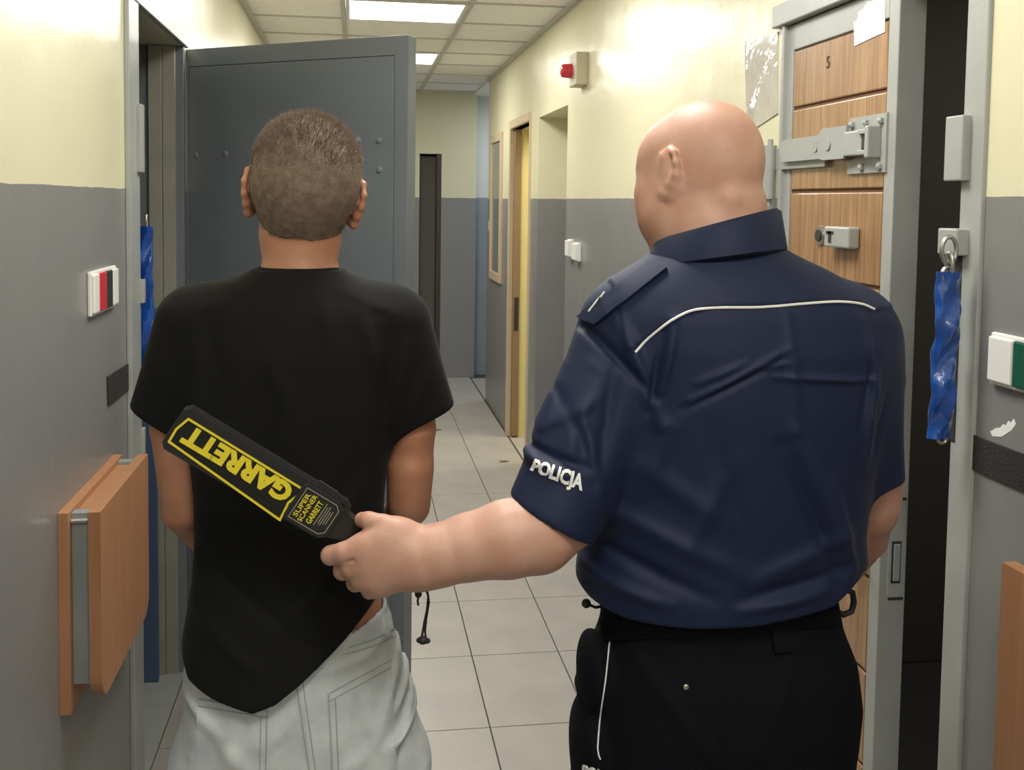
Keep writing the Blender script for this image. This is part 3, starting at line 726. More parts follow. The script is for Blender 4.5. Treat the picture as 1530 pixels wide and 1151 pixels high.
# --- skin: head, neck, trunk core, arms and hands as one surface
F = Field()
HS = 1.04
HR = Ry(math.radians(6)) @ Rz(math.radians(2)) @ Rx(math.radians(-3))
hc = at(457, 270, YP+.01); horg = hc-HR@(V(0, -.01, .142)*HS)
T = head(F, horg, HR, HS, .82)
nk = at(451, 350, YP+.005); nb = at(447, 425, YP-.0)
F.cone(T((0, -.022, .085)), nk, .046, .0515, .02); F.cone(nk, nb, .0515, .060, .02)
F.cone(at(448, 440, YP), at(320, 475, YP), .045, .035, .03); F.cone(at(448, 440, YP), at(575, 475, YP), .045, .035, .03)
trunk_p = rows_px([(440, 330, 560, .075), (520, 290, 595, .10), (640, 300, 575, .10), (760, 300, 566, .098), (860, 300, 565, .095), (930, 300, 574, .10), (1000, 300, 580, .10)], YP)
fn, c, Rr = stack_field(trunk_p, 2.3); F.add(fn, c, Rr, .03)
F.chain([at(268, 490, YP), at(262, 640, YP), at(275, 762, YP+.02), at(345, 835, YP+.20), at(410, 858, YP+.30)], [.040, .037, .034, .034, .026], .02)
F.chain([at(604, 490, YP), at(616, 640, YP), at(612, 757, YP+.02), at(560, 812, YP+.20), at(510, 850, YP+.30)], [.040, .0370, .0315, .036, .026], .02)
F.cone(at(613, 700, YP), at(610, 748, YP+.01), .036, .0335, .01)
hand(F, at(410, 858, YP+.30), V(.9, .4, -.15), V(.2, .5, .8), V(0, -.3, 1), .95, .45)
hand(F, at(510, 850, YP+.30), V(-.9, .4, -.15), V(-.2, .5, .8), V(0, -.3, 1), .95, .45)
me = F.mesh('body', (-.50, 1.40, .80), (.30, 2.2, 1.85), .0028)
person_p = empty('person', (-.09, YP, 0))
tag(person_p, 'slim young man with buzz-cut hair in black T-shirt and pale jeans, seen from behind', 'person')
kids = []
body_p = link('body', me, M_skin_p); kids.append(body_p)
# --- hair: short cap above the nape line
Hf = Field(); Rhp = HR
Tt = lambda p: horg+HR@(np.array(p, float)*HS)
def he(c, r, k, grow): Hf.ell(Tt(c), (np.array(r)+grow)*HS, k*HS, 'u', HR)
he((0, -.014, .152), (.0765, .096, .084), .02, .0035); he((0, -.04, .125), (.064, .064, .062), .03, .003)
he((0, .02, .135), (.06, .062, .085), .03, .003)
Hf.cone(T((0, -.026, .085)), at(451, 338, YP+.001), .0500, .0535, .03)
def hair_cut(P):
    q = (P-horg)@HR/HS; zl = .063-.03*np.clip(q[:, 1]/.08, -1, 1)*-1; zl = np.where(q[:, 1] > .0, .085+.9*q[:, 1], .045+.010*np.cos(q[:, 0]*55)+.5*(q[:, 1]+.03).clip(0, .03))
    return zl-q[:, 2]
Hf.add(hair_cut, hc, 1, 0, 'i')
Hf.disp.append(lambda P: .0005*np.sin(P[:, 0]*900)*np.sin(P[:, 2]*800+P[:, 1]*700))
hme = Hf.mesh('hair', (-.30, 1.45, 1.40), (.12, 1.85, 1.80), .0026)
# strands of the buzz cut
co = np.zeros(len(hme.vertices)*3); hme.vertices.foreach_get('co', co); co = co.reshape(-1, 3)
no = np.zeros(len(hme.vertices)*3); hme.vertices.foreach_get('normal', no); no = no.reshape(-1, 3)
ql = (co-horg)@HR/HS; rs = np.random.RandomState(2)
pick = rs.choice(len(co), 16000, p=(lambda w: w/w.sum())(np.where(ql[:, 2] > .15, 1.6, .8)*(np.linalg.norm((ql-V(0, -.01, .13))/V(.07, .09, .09), axis=1) > .9)))
sv = []; sf = []
for i in pick:
    p = co[i]+rs.normal(0, .0012, 3); n = no[i]; z = ql[i, 2]
    L = (.0022+.009*max(0, min(1, (z-.150)/.06)))*rs.uniform(.7, 1.2); d = n+V(0, .15, .25)+rs.normal(0, .22, 3); d /= np.linalg.norm(d)
    a = np.cross(d, rs.normal(0, 1, 3)); a /= np.linalg.norm(a); k = len(sv); wv = .00045
    b2 = np.cross(d, a); sv += [p+a*wv, p-a*wv*.5+b2*wv*.87, p-a*wv*.5-b2*wv*.87, p+d*L]; sf += [(k, k+1, k+3), (k+1, k+2, k+3), (k+2, k, k+3)]
bm = bmesh.new(); bm.from_mesh(hme); vs = [bm.verts.new(v) for v in sv]
for f in sf: bm.faces.new([vs[k] for k in f])
bm.to_mesh(hme); bm.free()
kids.append(link('hair', hme, M_hair))
# --- T-shirt
F = Field()
tee_rows = rows_px([(402, 388, 505, .064), (410, 366, 525, .070), (422, 330, 556, .080), (438, 292, 588, .092), (462, 268, 610, .105), (520, 264, 612, .118), (600, 272, 602, .118), (680, 286, 582, .112), (740, 291, 574, .110), (800, 292, 573, .110), (860, 288, 572, .118), (930, 276, 574, .134), (990, 264, 585, .146), (1070, 262, 602, .150)], YP)
tfn, c, Rr = stack_field(tee_rows, 2.35)
hemx = [at(x, y, YP-.09) for x, y in ((240, 950), (262, 992), (280, 1018), (320, 1030), (382, 1043), (415, 1030), (450, 1004), (515, 950), (578, 893), (620, 850))]
HXs = [p[0] for p in hemx]; HZs = [p[2] for p in hemx]
def tee(P):
    d = tfn(P); zh = np.interp(P[:, 0], HXs, HZs)
    d = -smin(-d, (P[:, 2]-zh)*.7, .005)
    inner = np.maximum(tfn(P, -.013), (P[:, 2]-zh-.035)); return np.maximum(d, -inner)
F.add(tee, c, Rr, .02)
cl = cut_px(193, 606, 285, 652, YP); F.cone(at(300, 487, YP), at(233, 640, YP), .066, .047, .035, cuts=cl, hollow=.03)
cr = cut_px(580, 646, 686, 601, YP); F.cone(at(580, 487, YP), at(640, 640, YP), .066, .051, .035, cuts=cr, hollow=.03)
F.cone(at(440, 398, YP), at(440, 330, YP), .052, .054, .006, 's')
F.disp.append(folds([(610, 520, 585, 640, 9, 5), (590, 500, 560, 700, 12, -4), (525, 560, 545, 760, 10, 4), (395, 520, 440, 620, 14, 4), (430, 520, 380, 700, 14, -3), (290, 520, 300, 650, 10, 5), (310, 480, 345, 620, 12, -3), (420, 470, 425, 700, 16, 4), (545, 470, 560, 560, 12, 5), (300, 700, 400, 740, 12, 4), (320, 760, 450, 800, 14, 5), (450, 640, 500, 900, 14, 4),
    (300, 800, 420, 880, 12, 4), (300, 840, 470, 960, 12, -4), (560, 800, 420, 930, 12, 5), (290, 920, 400, 1000, 12, 4), (340, 650, 480, 760, 14, 3), (500, 430, 590, 470, 9, 3), (390, 425, 300, 465, 9, 3), (470, 430, 500, 520, 14, 3), (560, 700, 480, 820, 11, 4), (235, 520, 250, 600, 8, 3), (650, 560, 620, 620, 8, 3)], YP-.1))
me = F.mesh('t_shirt', (-.46, 1.42, .78), (.26, 1.84, 1.50), .0032)
tee_bvh = bvh_of(me)
ts = link('t_shirt', me, M_tee); kids.append(ts)
kids.append(MB().tube([Vector(at(446, 401, YP))+Vector((math.cos(a)*.0585, math.sin(a)*.060-.001, -.002-.012*max(0, math.sin(a)))) for a in np.linspace(0, 6.2832, 48, endpoint=False)], .0052, 8, True).build('collar', M_tee, None, True))
# --- jeans
F = Field()
jr = rows_px([(900, 300, 577, .106), (935, 288, 583, .110), (985, 276, 600, .118), (1040, 275, 616, .124), (1100, 272, 626, .128), (1160, 271, 632, .125), (1230, 271, 634, .12)], YP)
jfn, c, Rr = stack_field(jr, 2.4)
wb = [at(x, y, YP-.1) for x, y in ((200, 1000), (300, 985), (430, 972), (532, 947), (589, 923), (640, 900))]; wx = [p[0] for p in wb]; wz = [p[2] for p in wb]
def jean(P):
    zt = np.interp(P[:, 0], wx, wz); d = -smin(-jfn(P), (zt-P[:, 2])*.8, .005); inner = np.maximum(jfn(P, -.006), zt-.05-P[:, 2]); return np.maximum(d, -inner)
F.add(jean, c, Rr, .02)
for xx, s in ((350, -1), (545, 1)):
    hp = at(xx, 1150, YP); kn = V(hp[0]+.01*s, YP+.02, .50); an = V(hp[0]+.015*s, YP-.01, .07)
    F.chain([hp, kn, an], [.095, .082, .072], .04)
F.disp.append(folds([(445, 985, 470, 1151, 5, 3.5), (600, 1000, 570, 1090, 7, 8), (540, 1060, 575, 1130, 6, 5), (520, 1040, 510, 1120, 8, 4), (350, 1075, 340, 1151, 9, 4), (440, 1060, 400, 1110, 8, 4), (618, 1030, 590, 1075, 6, 7), (628, 1085, 575, 1125, 6, 8), (470, 1000, 560, 985, 8, 4), (330, 1100, 380, 1151, 10, 5), (270, 1060, 330, 1095, 8, 5), (625, 1060, 580, 1151, 8, 6), (560, 1110, 500, 1151, 9, 5), (400, 1080, 330, 1150, 12, 4), (590, 960, 540, 985, 8, 4), (300, 1070, 280, 1140, 9, 4), (610, 1100, 590, 1151, 7, -4), (520, 1060, 560, 1120, 12, -4)], YP-.1))
F.disp.append(lambda P: .0016*np.sin(P[:, 2]*46+3*np.sin(P[:, 0]*21))*np.clip((.75-P[:, 2])*4, 0, 1)*3)
me = F.mesh('jeans', (-.42, 1.40, .05), (.24, 1.86, 1.02), .0042)
jb = bvh_of(me); jeans = link('jeans', me, M_denim); kids.append(jeans)
YB = YP-.12
def st(name, pts, m, r=.0011, bv=jb, off=0, par=None): return cord(name, pts, bv, r, m, par, YB, off)
pk = patch('pocket', [(489, 1036), (583, 985), (592, 1150), (496, 1165)], jb, M_denim, None, YB, .0022, 16); kids.append(pk)
pl = patch('pocket', [(297, 1043), (401, 1061), (398, 1165), (292, 1155)], jb, M_denim, None, YB, .0022, 16); kids.append(pl)
pkb = bvh_of(pk.data); plb = bvh_of(pl.data)
for pts in ([(489, 1038), (583, 987)], [(492, 1048), (584, 998)], [(491, 1038), (497, 1151)], [(501, 1044), (506, 1151)]): kids.append(cord('stitching', pts, pkb, .0009, M_stitch, None, YB, .0004))
for pts in ([(297, 1045), (401, 1063)], [(296, 1055), (400, 1073)], [(399, 1062), (397, 1151)], [(390, 1070), (388, 1151)]): kids.append(cord('stitching', pts, plb, .0009, M_stitch, None, YB, .0004))
for pts in ([(441, 1010), (462, 1151)], [(450, 1005), (471, 1151)], [(520, 968), (560, 955), (590, 940)], [(516, 978), (560, 965), (592, 950)]): kids.append(st('stitching', pts, M_stitch))
kids.append(patch('belt_loop', [(571, 920), (581, 917), (586, 948), (576, 951)], jb, M_denim, None, YB, .004, 4))
for s, xx in ((-1, 350), (1, 545)):
    hp = at(xx, 1150, YP); F = Field(); x = hp[0]+.015*s
    F.ell((x, YP+.06, .045), (.045, .13, .04), .02); F.ell((x, YP-.03, .06), (.040, .055, .055), .03); F.add(lambda P: -P[:, 2]+.022, (x, YP, 0), 1, 0, 'i')
    sh = link('shoe', F.mesh('shoe', (x-.08, YP-.15, -.01), (x+.08, YP+.24, .15), .005), M_white); kids.append(sh)
    F = Field(); F.ell((x, YP+.03, .012), (.047, .155, .04), .01); F.add(lambda P: np.maximum(-P[:, 2]+.001, P[:, 2]-.022), (x, YP, 0), 1, 0, 'i')
    so = link('sole', F.mesh('sole', (x-.08, YP-.17, -.01), (x+.08, YP+.25, .05), .004), M_rubber); so.parent = sh
relink(kids, person_p)

# ================================================================== the officer
YO = 1.45; YH = 1.355
F = Field(); OS = .935
OR = Rz(math.radians(31)) @ Rx(math.radians(-8)) @ Ry(math.radians(2))
hc = at(1051, 243, YO+.01); horg = hc-OR@(V(0, -.012, .138)*OS)
T = head(F, horg, OR, OS, 1.12)
for s in (-1, 1): F.ell(T((s*.043, .042, .068)), (.029, .038, .048), .03, 'u', OR); F.ell(T((s*.045, .034, .140)), (.023, .034, .042), .03, 'u', OR); F.ell(T((s*.026, .034, .160)), (.032, .034, .034), .03, 'u', OR)
nk = at(1066, 350, YO-.005)
F.cone(T((0, -.012, .085)), nk, .070, .078, .03); F.cone(nk, at(1075, 420, YO-.01), .078, .085, .02)
F.cone(T((0, .03, .045)), at(1040, 380, YO+.03), .045, .06, .03)
F.cone(T((-.03, -.085, .070)), T((.03, -.085, .070)), .006, .006, .03)
F.cone(at(1060, 430, YO), at(960, 500, YO), .075, .055, .04); F.cone(at(1080, 430, YO), at(1270, 500, YO), .075, .055, .04)
fn, c, Rr = stack_field(rows_px([(450, 960, 1250, .09), (560, 915, 1290, .12), (720, 915, 1250, .125), (860, 915, 1235, .11), (950, 930, 1220, .09)], YO), 2.3); F.add(fn, c, Rr, .03)
# left arm reaching out, and its hand round the detector grip
F.chain([at(935, 510, YO), at(845, 760, YH+.02), at(803, 797, YH), at(757, 806, YH-.003), at(700, 818, YH), at(660, 829, YH), at(628, 836, YH)], [.055, .056, .0545, .0525, .0450, .0415, .0385], .03)
h = lambda x, y, dy=0: at(x, y, YH+dy)
F.cone(h(628, 836), h(598, 834), .0385, .034, .02, sq=(V(0, 1, 0), .75))
F.ell(h(583, 832), (.047, .024, .045), .02); F.ell(h(565, 852, .002), (.034, .020, .034), .015); F.ell(h(556, 822, .0), (.034, .018, .026), .015); F.ell(h(592, 806, .006), (.034, .021, .026), .015)
def finger(p, r, k=.006):
    F.cone(p[0], p[1], r[0], r[1], .010)
    for i in range(1, len(p)-1): F.cone(p[i], p[i+1], r[i], r[i+1], .003)
finger([h(545, 820, -.002), h(514, 826, .0), h(494, 830, .012), h(500, 830, .045), h(520, 822, .062)], [.0165, .0140, .0130, .0115, .0105])
finger([h(548, 843, .0), h(524, 848, .004), h(512, 853, .018), h(520, 850, .050), h(540, 842, .064)], [.0160, .0135, .0125, .0115, .0105])
finger([h(556, 862, .002), h(538, 866, .006), h(531, 871, .020), h(540, 866, .050), h(558, 858, .062)], [.0155, .0130, .0120, .011, .010])
finger([h(568, 876, .004), h(556, 881, .008), h(552, 883, .024), h(560, 876, .050), h(576, 868, .060)], [.0145, .0118, .0110, .0100, .0090])
finger([h(600, 797, .006), h(572, 783, .006), h(551, 778, .010), h(541, 777, .020)], [.0180, .0125, .0118, .0105])
F.cone(h(572, 800, .004), h(590, 800, .004), .013, .018, .012)
# creases
F.cone(h(528, 838, -.016), h(512, 842, -.012), .0022, .0015, .003, 's')
# right arm bent forward
F.chain([at(1290, 520, YO), at(1303, 700, YO), at(1301, 745, YO+.02), at(1288, 800, YO+.10), at(1262, 850, YO+.20)], [.055, .044, .042, .041, .030], .04)
F.cone(at(1310, 715, YO-.005), at(1306, 770, YO+.02), .034, .030, .02)
hand(F, at(1262, 850, YO+.20), V(-.5, .8, -.35), V(.5, .4, .7), V(-.2, -.3, .9), 1.02, .6)
me = F.mesh('body', (-.12, 1.15, .85), (.95, 1.95, 1.80), .0026)
person_o = empty('person', (.52, YO, 0))
tag(person_o, 'bald heavy-set police officer in navy short-sleeved uniform shirt holding a hand-held detector', 'person')
kids = [link('body', me, M_skin_o)]
for s in (-1, 1):
    p = T((s*.031, .0855, .118)); kids.append(MB().dome(p, .0112*OS, OR@V(0, 1, 0), 1).build('eye', M_eye, None, True))
    p = T((s*.031, .0940, .118)); kids.append(MB().dome(p, .0050*OS, OR@V(0, 1, 0), .4).build('iris', M_darkst, None, True))
# --- shirt
F = Field()
sr = rows_px([(352, 1012, 1142, .082), (372, 985, 1160, .088), (388, 962, 1196, .098), (406, 938, 1232, .110), (430, 912, 1270, .124), (462, 888, 1304, .136), (510, 884, 1322, .146), (600, 888, 1312, .150), (700, 890, 1288, .148), (790, 875, 1276, .146), (850, 864, 1280, .150), (888, 868, 1286, .150), (912, 868, 1276, .148), (935, 874, 1262, .140), (955, 885, 1250, .132)], YO)
sfn, c, Rr = stack_field(sr, 2.35)
bot = [at(x, y, YO-.12) for x, y in ((850, 898), (872, 908), (900, 928), (940, 936), (1030, 934), (1120, 926), (1240, 903), (1300, 870))]; bx_ = [p[0] for p in bot]; bz_ = [p[2] for p in bot]
def shirt(P):
    zb = np.interp(P[:, 0], bx_, bz_); d = -smin(-sfn(P), (P[:, 2]-zb)*.8, .006)
    inner = np.maximum(sfn(P, -.016), P[:, 2]-zb-.02); return np.maximum(d, -inner)
F.add(shirt, c, Rr, .02)
cl = cut_px(762, 732, 893, 803, YO-.04)
F.cone(at(952, 498, YO), at(826, 772, YH+.01), .082, .067, .03, cuts=cl, hollow=.03)
cr = cut_px(1285, 720, 1346, 712, YO)
F.cone(at(1262, 505, YO), at(1299, 735, YO), .078, .053, .03, cuts=cr, hollow=.03)
F.cone(at(1318, 545, YO-.01), at(1330, 565, YO-.01), .022, .014, .025)
# neck opening
F.cone(at(1066, 380, YO), at(1062, 300, YO+.01), .080, .084, .004, 's')
F.disp.append(folds([
    (870, 470, 985, 600, 7, -8), (935, 480, 990, 640, 10, 7), (1010, 480, 985, 600, 9, 7), (1000, 500, 975, 620, 6, -7),
    (900, 560, 840, 700, 14, 8), (930, 560, 890, 720, 10, -7), (860, 560, 800, 690, 9, 6), (850, 600, 880, 690, 8, -4), (785, 690, 850, 712, 7, 7), (800, 680, 880, 700, 6, -6), (880, 640, 900, 760, 9, 6), (820, 650, 900, 600, 8, 4),
    (1030, 600, 1170, 520, 5, 5), (1020, 612, 1160, 535, 5, -4), (1150, 560, 1310, 570, 4, 5), (1130, 548, 1170, 540, 4, 3), (1040, 572, 1110, 540, 5, 4),
    (1175, 470, 1180, 640, 8, 4), (1320, 500, 1285, 640, 8, -5), (1300, 480, 1318, 600, 8, 4),
    (1180, 640, 1280, 860, 12, 7), (1160, 660, 1255, 870, 10, -6), (1240, 720, 1285, 850, 8, 6), (1000, 640, 940, 800, 14, 6), (930, 780, 1100, 850, 14, 6), (900, 830, 1060, 890, 11, -6), (1120, 860, 1270, 800, 13, 6), (1100, 890, 1270, 850, 10, -6), (880, 880, 1000, 905, 10, 6), (1100, 905, 1230, 880, 9, 6), (960, 700, 1080, 780, 16, 4), (1090, 690, 1000, 860, 14, 4), (1060, 640, 1120, 850, 14, -4),
    (1310, 580, 1300, 700, 7, 5), (1340, 600, 1320, 690, 7, -4)], YO-.13, ycut=YO+.02))
# yoke stands a little over the back
yk = [at(x, y, YO-.12) for x, y in ((948, 528), (985, 498), (1020, 474), (1060, 461), (1140, 457), (1220, 453), (1290, 457), (1320, 470))]; yx = [p[0] for p in yk]; yz = [p[2] for p in yk]
F.disp.append(lambda P: .0025*np.clip((P[:, 2]-np.interp(P[:, 0], yx, yz))/.004, 0, 1)*(P[:, 1] < YO)*(P[:, 0] > yx[0]-.01))
me = F.mesh('shirt', (.12, 1.15, .93), (.90, 1.75, 1.62), .0031)
sb = bvh_of(me); YS = YO-.14
shirt_o = link('shirt', me, M_navy); kids.append(shirt_o)
# collar: band round the neck, open at the front
def collar():
    n = 56; g = []; c0 = at(1066, 372, YO)
    for k in range(n+1):
        a = math.radians(-235+290*k/n)   # from front-left round the back to front-right
        row = []
        for (r, z, o_) in ((.086, -.018, 0), (.0835, .030, 0), (.0875, .036, 0), (.094, .030, 0), (.104, -.014, 0), (.100, -.018, 0)):
            ex = 1.0+.10*abs(math.sin(a)); zz = z+.012*math.sin(-a)*1-(.02 if False else 0)
            x = math.cos(a); y = math.sin(a)
            lift = .012*(-y)                    # higher at the nape
            tl = .26 if z > 0 else .13; row.append((c0[0]+r*x, c0[1]-.004+r*y*1.02, c0[2]+z+lift+tl*r*x-.05*max(0, y)))
        g.append(row)
    bm = MB(); m = len(g[0]); vs = [[bm.bm.verts.new(p) for p in row] for row in g]
    for i in range(n):
        for j in range(m): bm.bm.faces.new((vs[i][j], vs[i][(j+1) % m], vs[i+1][(j+1) % m], vs[i+1][j]))
    bm.bm.faces.new(vs[0]); bm.bm.faces.new(vs[-1][::-1]); return bm.build('collar', M_navy, None, True)
kids.append(collar())
kids.append(cord('yoke_piping', [(949, 527), (965, 509), (985, 492), (1010, 475), (1035, 464), (1070, 460), (1140, 459), (1200, 454), (1250, 451), (1285, 454), (1306, 462)], sb, .0019, M_pipe, None, YS, .0004, 5))
def epaulette(pts, nm='epaulette'):
    bm = MB(); top = project([p for p in pts], sb, .009, YS); return top
E1 = patch('epaulette', [(975, 392), (998, 404), (893, 486), (868, 474)], sb, M_navy, None, YS, .007, 10); kids.append(E1)
kids.append(cord('epaulette_piping', [(903, 436), (880, 466)], bvh_of(E1.data), .0014, M_pipe, None, YS, .0008, 4))
# POLICJA on the sleeve
def warp_text(name, txt, tl, tr, br, bl, bvh, m, Yf, bold=.02, off=.0020, par=None):
    tl, tr, br, bl = [np.array(q, float) for q in (tl, tr, br, bl)]
    def fn(u, v, k):
        q = (bl*(1-u)+br*u)*(1-v)+(tl*(1-u)+tr*u)*v; return project([tuple(q)], bvh, off if k > .5 else -off*.4, Yf)[0]
    return place_text(name, txt, m, fn, par, bold, .12)
kids.append(warp_text('printed_word', 'POLICJA', (800, 687), (873, 710), (868, 741), (791, 708), sb, M_reflect, YS, .035))
# --- trousers
F = Field()
tr_ = rows_px([(880, 905, 1236, .122), (930, 902, 1244, .128), (980, 884, 1262, .145), (1040, 877, 1268, .152), (1100, 872, 1262, .150), (1160, 866, 1254, .140), (1240, 864, 1252, .13)], YO)
tfn2, c, Rr = stack_field(tr_, 2.5); F.add(tfn2, c, Rr, .02)
for xx, s in ((965, -1), (1160, 1)):
    hp = at(xx, 1170, YO); kn = V(hp[0]+.015*s, YO+.03, .50); an = V(hp[0]+.03*s, YO-.01, .10); F.chain([hp, kn, an], [.098, .078, .062], .04)
F.ell(at(884, 1000, YO-.02), (.018, .06, .055), .02); F.ell(at(876, 1110, YO-.02), (.020, .07, .06), .02)
F.disp.append(folds([(900, 945, 1100, 960, 8, 3), (960, 1000, 1080, 1151, 12, 4), (1200, 960, 1120, 1120, 14, 4), (1080, 940, 1060, 1151, 6, 3), (880, 1080, 900, 1100, 7, 4)], YO-.13))
me = F.mesh('trousers', (.20, 1.20, .06), (.90, 1.72, 1.06), .0045)
tb = bvh_of(me); tro = link('trousers', me, M_navyd); kids.append(tro)
kids.append(cord('trouser_piping', [(914, 940), (909, 975), (904, 1020), (897, 1070), (893, 1120), (897, 1135)], tb, .0012, M_pipe, None, YS, .0004))
p = project([(1025, 1027)], tb, .001, YS)[0]; kids.append(MB().dome(p, .0045, (-.1, -1, 0), .5).build('snap_button', M_chain, None, True))
kids.append(patch('belt_loop', [(1148, 928), (1180, 925), (1184, 972), (1156, 975)], tb, M_navyd, None, YS, .006, 4))
kids.append(patch('belt', [(900, 928), (1244, 900), (1248, 935), (902, 958)], tb, M_navyd, None, YS, .004, 20))
kids.append(warp_text('printed_word', 'POLICJA', (872, 1143), (930, 1160), (928, 1178), (870, 1162), tb, M_reflect, YS, .03))
q = [at(x, y, YO-.02) for x, y in ((1268, 872), (1284, 880), (1290, 868), (1280, 858))]
lp = [at(x, y, YO-.03) for x, y in ((1262, 880), (1274, 886), (1276, 900), (1272, 914), (1260, 919), (1245, 912))]
kids.append(MB().tube(lp, .0048, 8).build('key_strap', M_rubber, None, True))
kids.append(MB().cyl(at(1252, 1112, YO), at(1272, 1122, YO), .006, .009, 12).dome(at(1272, 1122, YO), .012, (1, 0, -.3), .8).build('cord_toggle', M_rubber, None, True))
kids.append(MB().tube([at(905, 905, YO), at(890, 908, YO-.01), at(878, 903, YO)], .0022, 6).build('drawcord', M_rubber, None, True))
kids.append(MB().dome(at(876, 902, YO), .007, (-1, 0, -.3), 1).build('cord_toggle', M_rubber, None, True))
for s, xx in ((-1, 965), (1, 1160)):
    hp = at(xx, 1170, YO); x = hp[0]+.03*s; F = Field()
    F.ell((x, YO+.07, .05), (.05, .14, .048), .02); F.cone((x, YO-.02, .06), (x, YO-.01, .18), .048, .055, .03); F.add(lambda P: -P[:, 2]+.026, (x, YO, 0), 1, 0, 'i')
    sh = link('boot', F.mesh('boot', (x-.09, YO-.15, -.01), (x+.09, YO+.26, .26), .005), M_shoe); kids.append(sh)
    F = Field(); F.ell((x, YO+.035, .014), (.052, .17, .045), .01); F.add(lambda P: np.maximum(-P[:, 2]+.001, P[:, 2]-.026), (x, YO, 0), 1, 0, 'i')
    so = link('sole', F.mesh('sole', (x-.09, YO-.18, -.01), (x+.09, YO+.27, .05), .004), M_rubber); so.parent = sh
relink(kids, person_o)

# ================================================================== the hand-held metal detector
YW = 1.375
O = at(258, 637, YW); A_ = at(258+.859*300, 637+.512*300, YW+.010)-O; PX = np.linalg.norm(A_)/300.0
ax = A_/np.linalg.norm(A_); nz = np.cross(ax, V(0, 0, 1)); nz = nz/np.linalg.norm(nz); nz = nz if nz[1] < 0 else -nz; ty = np.cross(ax, nz); ty = ty if ty[2] < 0 else -ty
def W(s, t, n=0.): return O+(ax*s+ty*t)*PX+nz*n
def st_(x, y): return ((x-258)*.859+(y-637)*.512, -(x-258)*.512+(y-637)*.859)
wd = empty('metal_detector', tuple(W(150, 0))); kids = []
out = [(0, -27), (8, -35), (262, -34), (275, -28), (300, -19), (318, -17), (455, -17), (462, -12), (462, 12), (455, 17), (318, 17), (300, 19), (275, 28), (262, 34), (8, 35), (0, 27)]
kids.append(MB().prism([(a, b) for a, b in out], lambda u, v, t: W(u, v, t), -.030, .0).build('detector_body', M_wand, bev=.0035))
kids.append(MB().prism([(10, -36.5), (282, -35.5), (292, -29), (10, -30)], lambda u, v, t: W(u, v, t), -.024, -.006).build('side_rail', M_wand, bev=.002))
kids.append(MB().prism([(214, -31), (270, -31), (281, -24), (281, 24), (270, 31), (214, 31), (208, 26), (208, -26)], lambda u, v, t: W(u, v, t), -.001, .006).build('control_plate', M_wand, bev=.002))
kids.append(MB().prism([(228, -39), (262, -38), (262, -34), (228, -34)], lambda u, v, t: W(u, v, t), -.020, -.010).build('push_button', M_rubber, bev=.001))
fp = [(279.6, 623.7), (454.3, 730.5), (430.6, 751), (418.7, 779), (251.6, 660.4), (262, 640)]
fp = [st_(*q) for q in fp]; cxy = np.mean(fp, 0)
def frame(name, poly, wdt, m, n0, n1):
    k = len(poly); P = np.array(poly); inn = []
    area_ = sum(P[i, 0]*P[(i+1) % k, 1]-P[(i+1) % k, 0]*P[i, 1] for i in range(k)); sg = 1 if area_ > 0 else -1
    for i in range(k):
        d0 = P[i]-P[i-1]; d1_ = P[(i+1) % k]-P[i]; d0 = d0/np.linalg.norm(d0); d1_ = d1_/np.linalg.norm(d1_)
        a0 = V(-d0[1], d0[0])*sg; a1 = V(-d1_[1], d1_[0])*sg; b = a0+a1; b = b/(b@a0+1e-9)/1.0; b = b*(1.0); inn.append(P[i]+(a0+a1)/(1+a0@a1)*wdt)
    bm = MB(); Vv = lambda q, n: bm.bm.verts.new(W(q[0], q[1], n)); o0 = [Vv(q, n1) for q in P]; i0 = [Vv(q, n1) for q in inn]; o1 = [Vv(q, n0) for q in P]; i1 = [Vv(q, n0) for q in inn]
    for i in range(k):
        j = (i+1) % k; bm.bm.faces.new((o0[i], o0[j], i0[j], i0[i])); bm.bm.faces.new((o0[i], o1[i], o1[j], o0[j])); bm.bm.faces.new((i0[i], i0[j], i1[j], i1[i])); bm.bm.faces.new((o1[i], i1[i], i1[j], o1[j]))
    return bm.build(name, m)
kids.append(MB().prism(fp, lambda u, v, t: W(u, v, t), -.001, .0006).build('label_plate', M_wlab))
kids.append(frame('label_border', fp, 3.4, M_yellow, .0004, .0012))
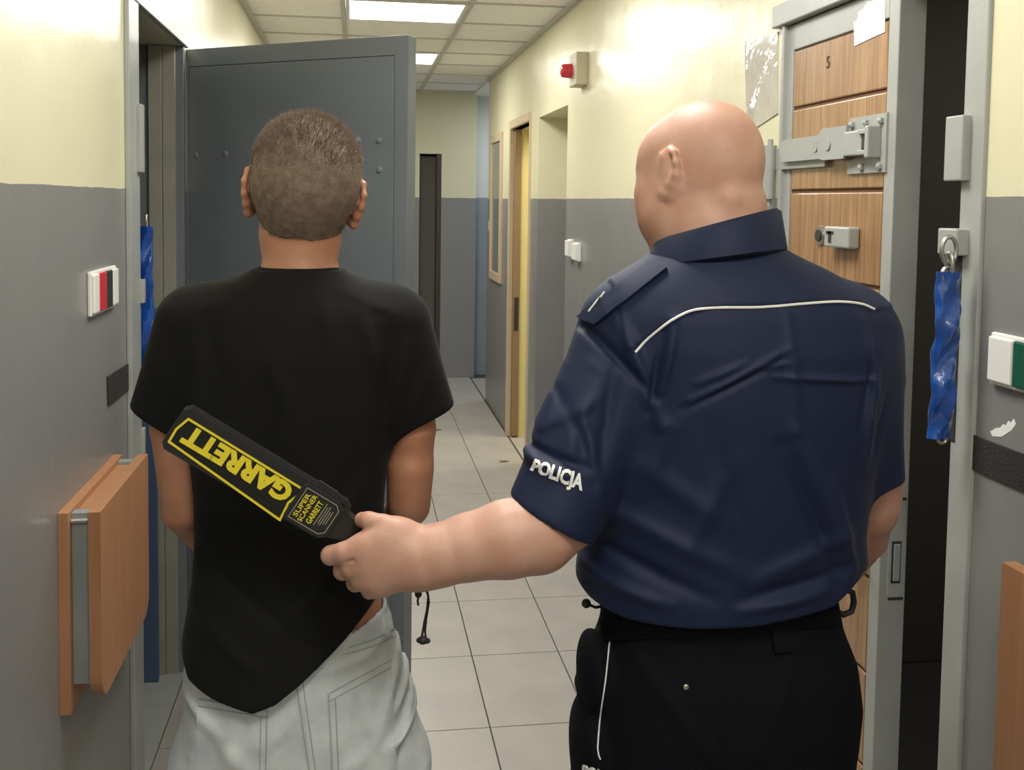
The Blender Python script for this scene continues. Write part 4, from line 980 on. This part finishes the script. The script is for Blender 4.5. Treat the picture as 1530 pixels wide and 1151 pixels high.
def wtext(name, txt, s0, s1, t0, t1, m, n, mode='flip', bold=.02):
    """flip: reads towards -s with letter tops at +t; up: reads towards -t with letter tops towards -s"""
    if mode == 'flip': fn = lambda u, v, k: W(s1+(s0-s1)*u, t0+(t1-t0)*v, n+k*.0006)
    else: fn = lambda u, v, k: W(s1+(s0-s1)*v, t1+(t0-t1)*u, n+k*.0006)
    return place_text(name, txt, m, fn, None, bold)
kids.append(wtext('printed_word', 'GARRETT', 20, 201, -16.5, 14.5, M_yellow, .0005, 'flip', .055))
kids.append(frame('label_border', [(215, -26), (268, -26), (276, -19), (276, 19), (268, 26), (215, 26)], 1.1, M_greyp, .0058, .0066))
kids.append(wtext('printed_word', 'SUPER', 219, 226.5, -19, 20, M_yellow, .006, 'up', .008))
kids.append(wtext('printed_word', 'SCANNER', 229, 236.5, -22, 23, M_yellow, .006, 'up', .008))
kids.append(wtext('printed_word', 'GARRETT', 241, 250, -18, 19, M_yellow, .006, 'up', .015))
for i, (s_, a, b) in enumerate(((254, -20, 18), (258, -16, 12), (261.5, -18, 14), (265, -12, 10), (268.5, -14, 8))):
    kids.append(MB().prism([(s_, a), (s_+1.2, a), (s_+1.2, b), (s_, b)], lambda u, v, t: W(u, v, t), .0055, .0064).build('fine_print_line', M_greyp))
# wrist cord hanging from the grip's end
e0 = W(458, 0, -.015)
c1 = [e0, at(624, 880, YW+.01), at(626, 888, YW), at(624, 898, YW), at(625, 905, YW)]
c2 = [e0, at(636, 878, YW), at(640, 892, YW), at(638, 912, YW), at(634, 930, YW), at(631, 948, YW), at(629, 956, YW)]
c3 = [at(638, 880, YW+.004), at(641, 900, YW+.004), at(637, 925, YW+.004), at(635, 945, YW+.004), at(637, 957, YW)]
b = MB()
for c_ in (c1, c2, c3): b.tube(c_, .0016, 6)
kids.append(b.build('wrist_cord', M_rubber, None, True))
kids.append(MB().dome(at(625, 888, YW), .005, (0, 0, 1), 1.1).build('cord_knot', M_rubber, None, True))
kids.append(MB().dome(at(632, 957, YW), .006, (1, 0, 0), 1.2).dome(at(627, 957, YW), .004, (1, 0, 0), 1.2).dome(at(638, 958, YW), .004, (1, 0, 0), 1.2).build('cord_knot', M_rubber, None, True))
relink(kids, wd); tag(wd, 'black hand-held metal detector with yellow lettering gripped by the officer', 'metal detector')
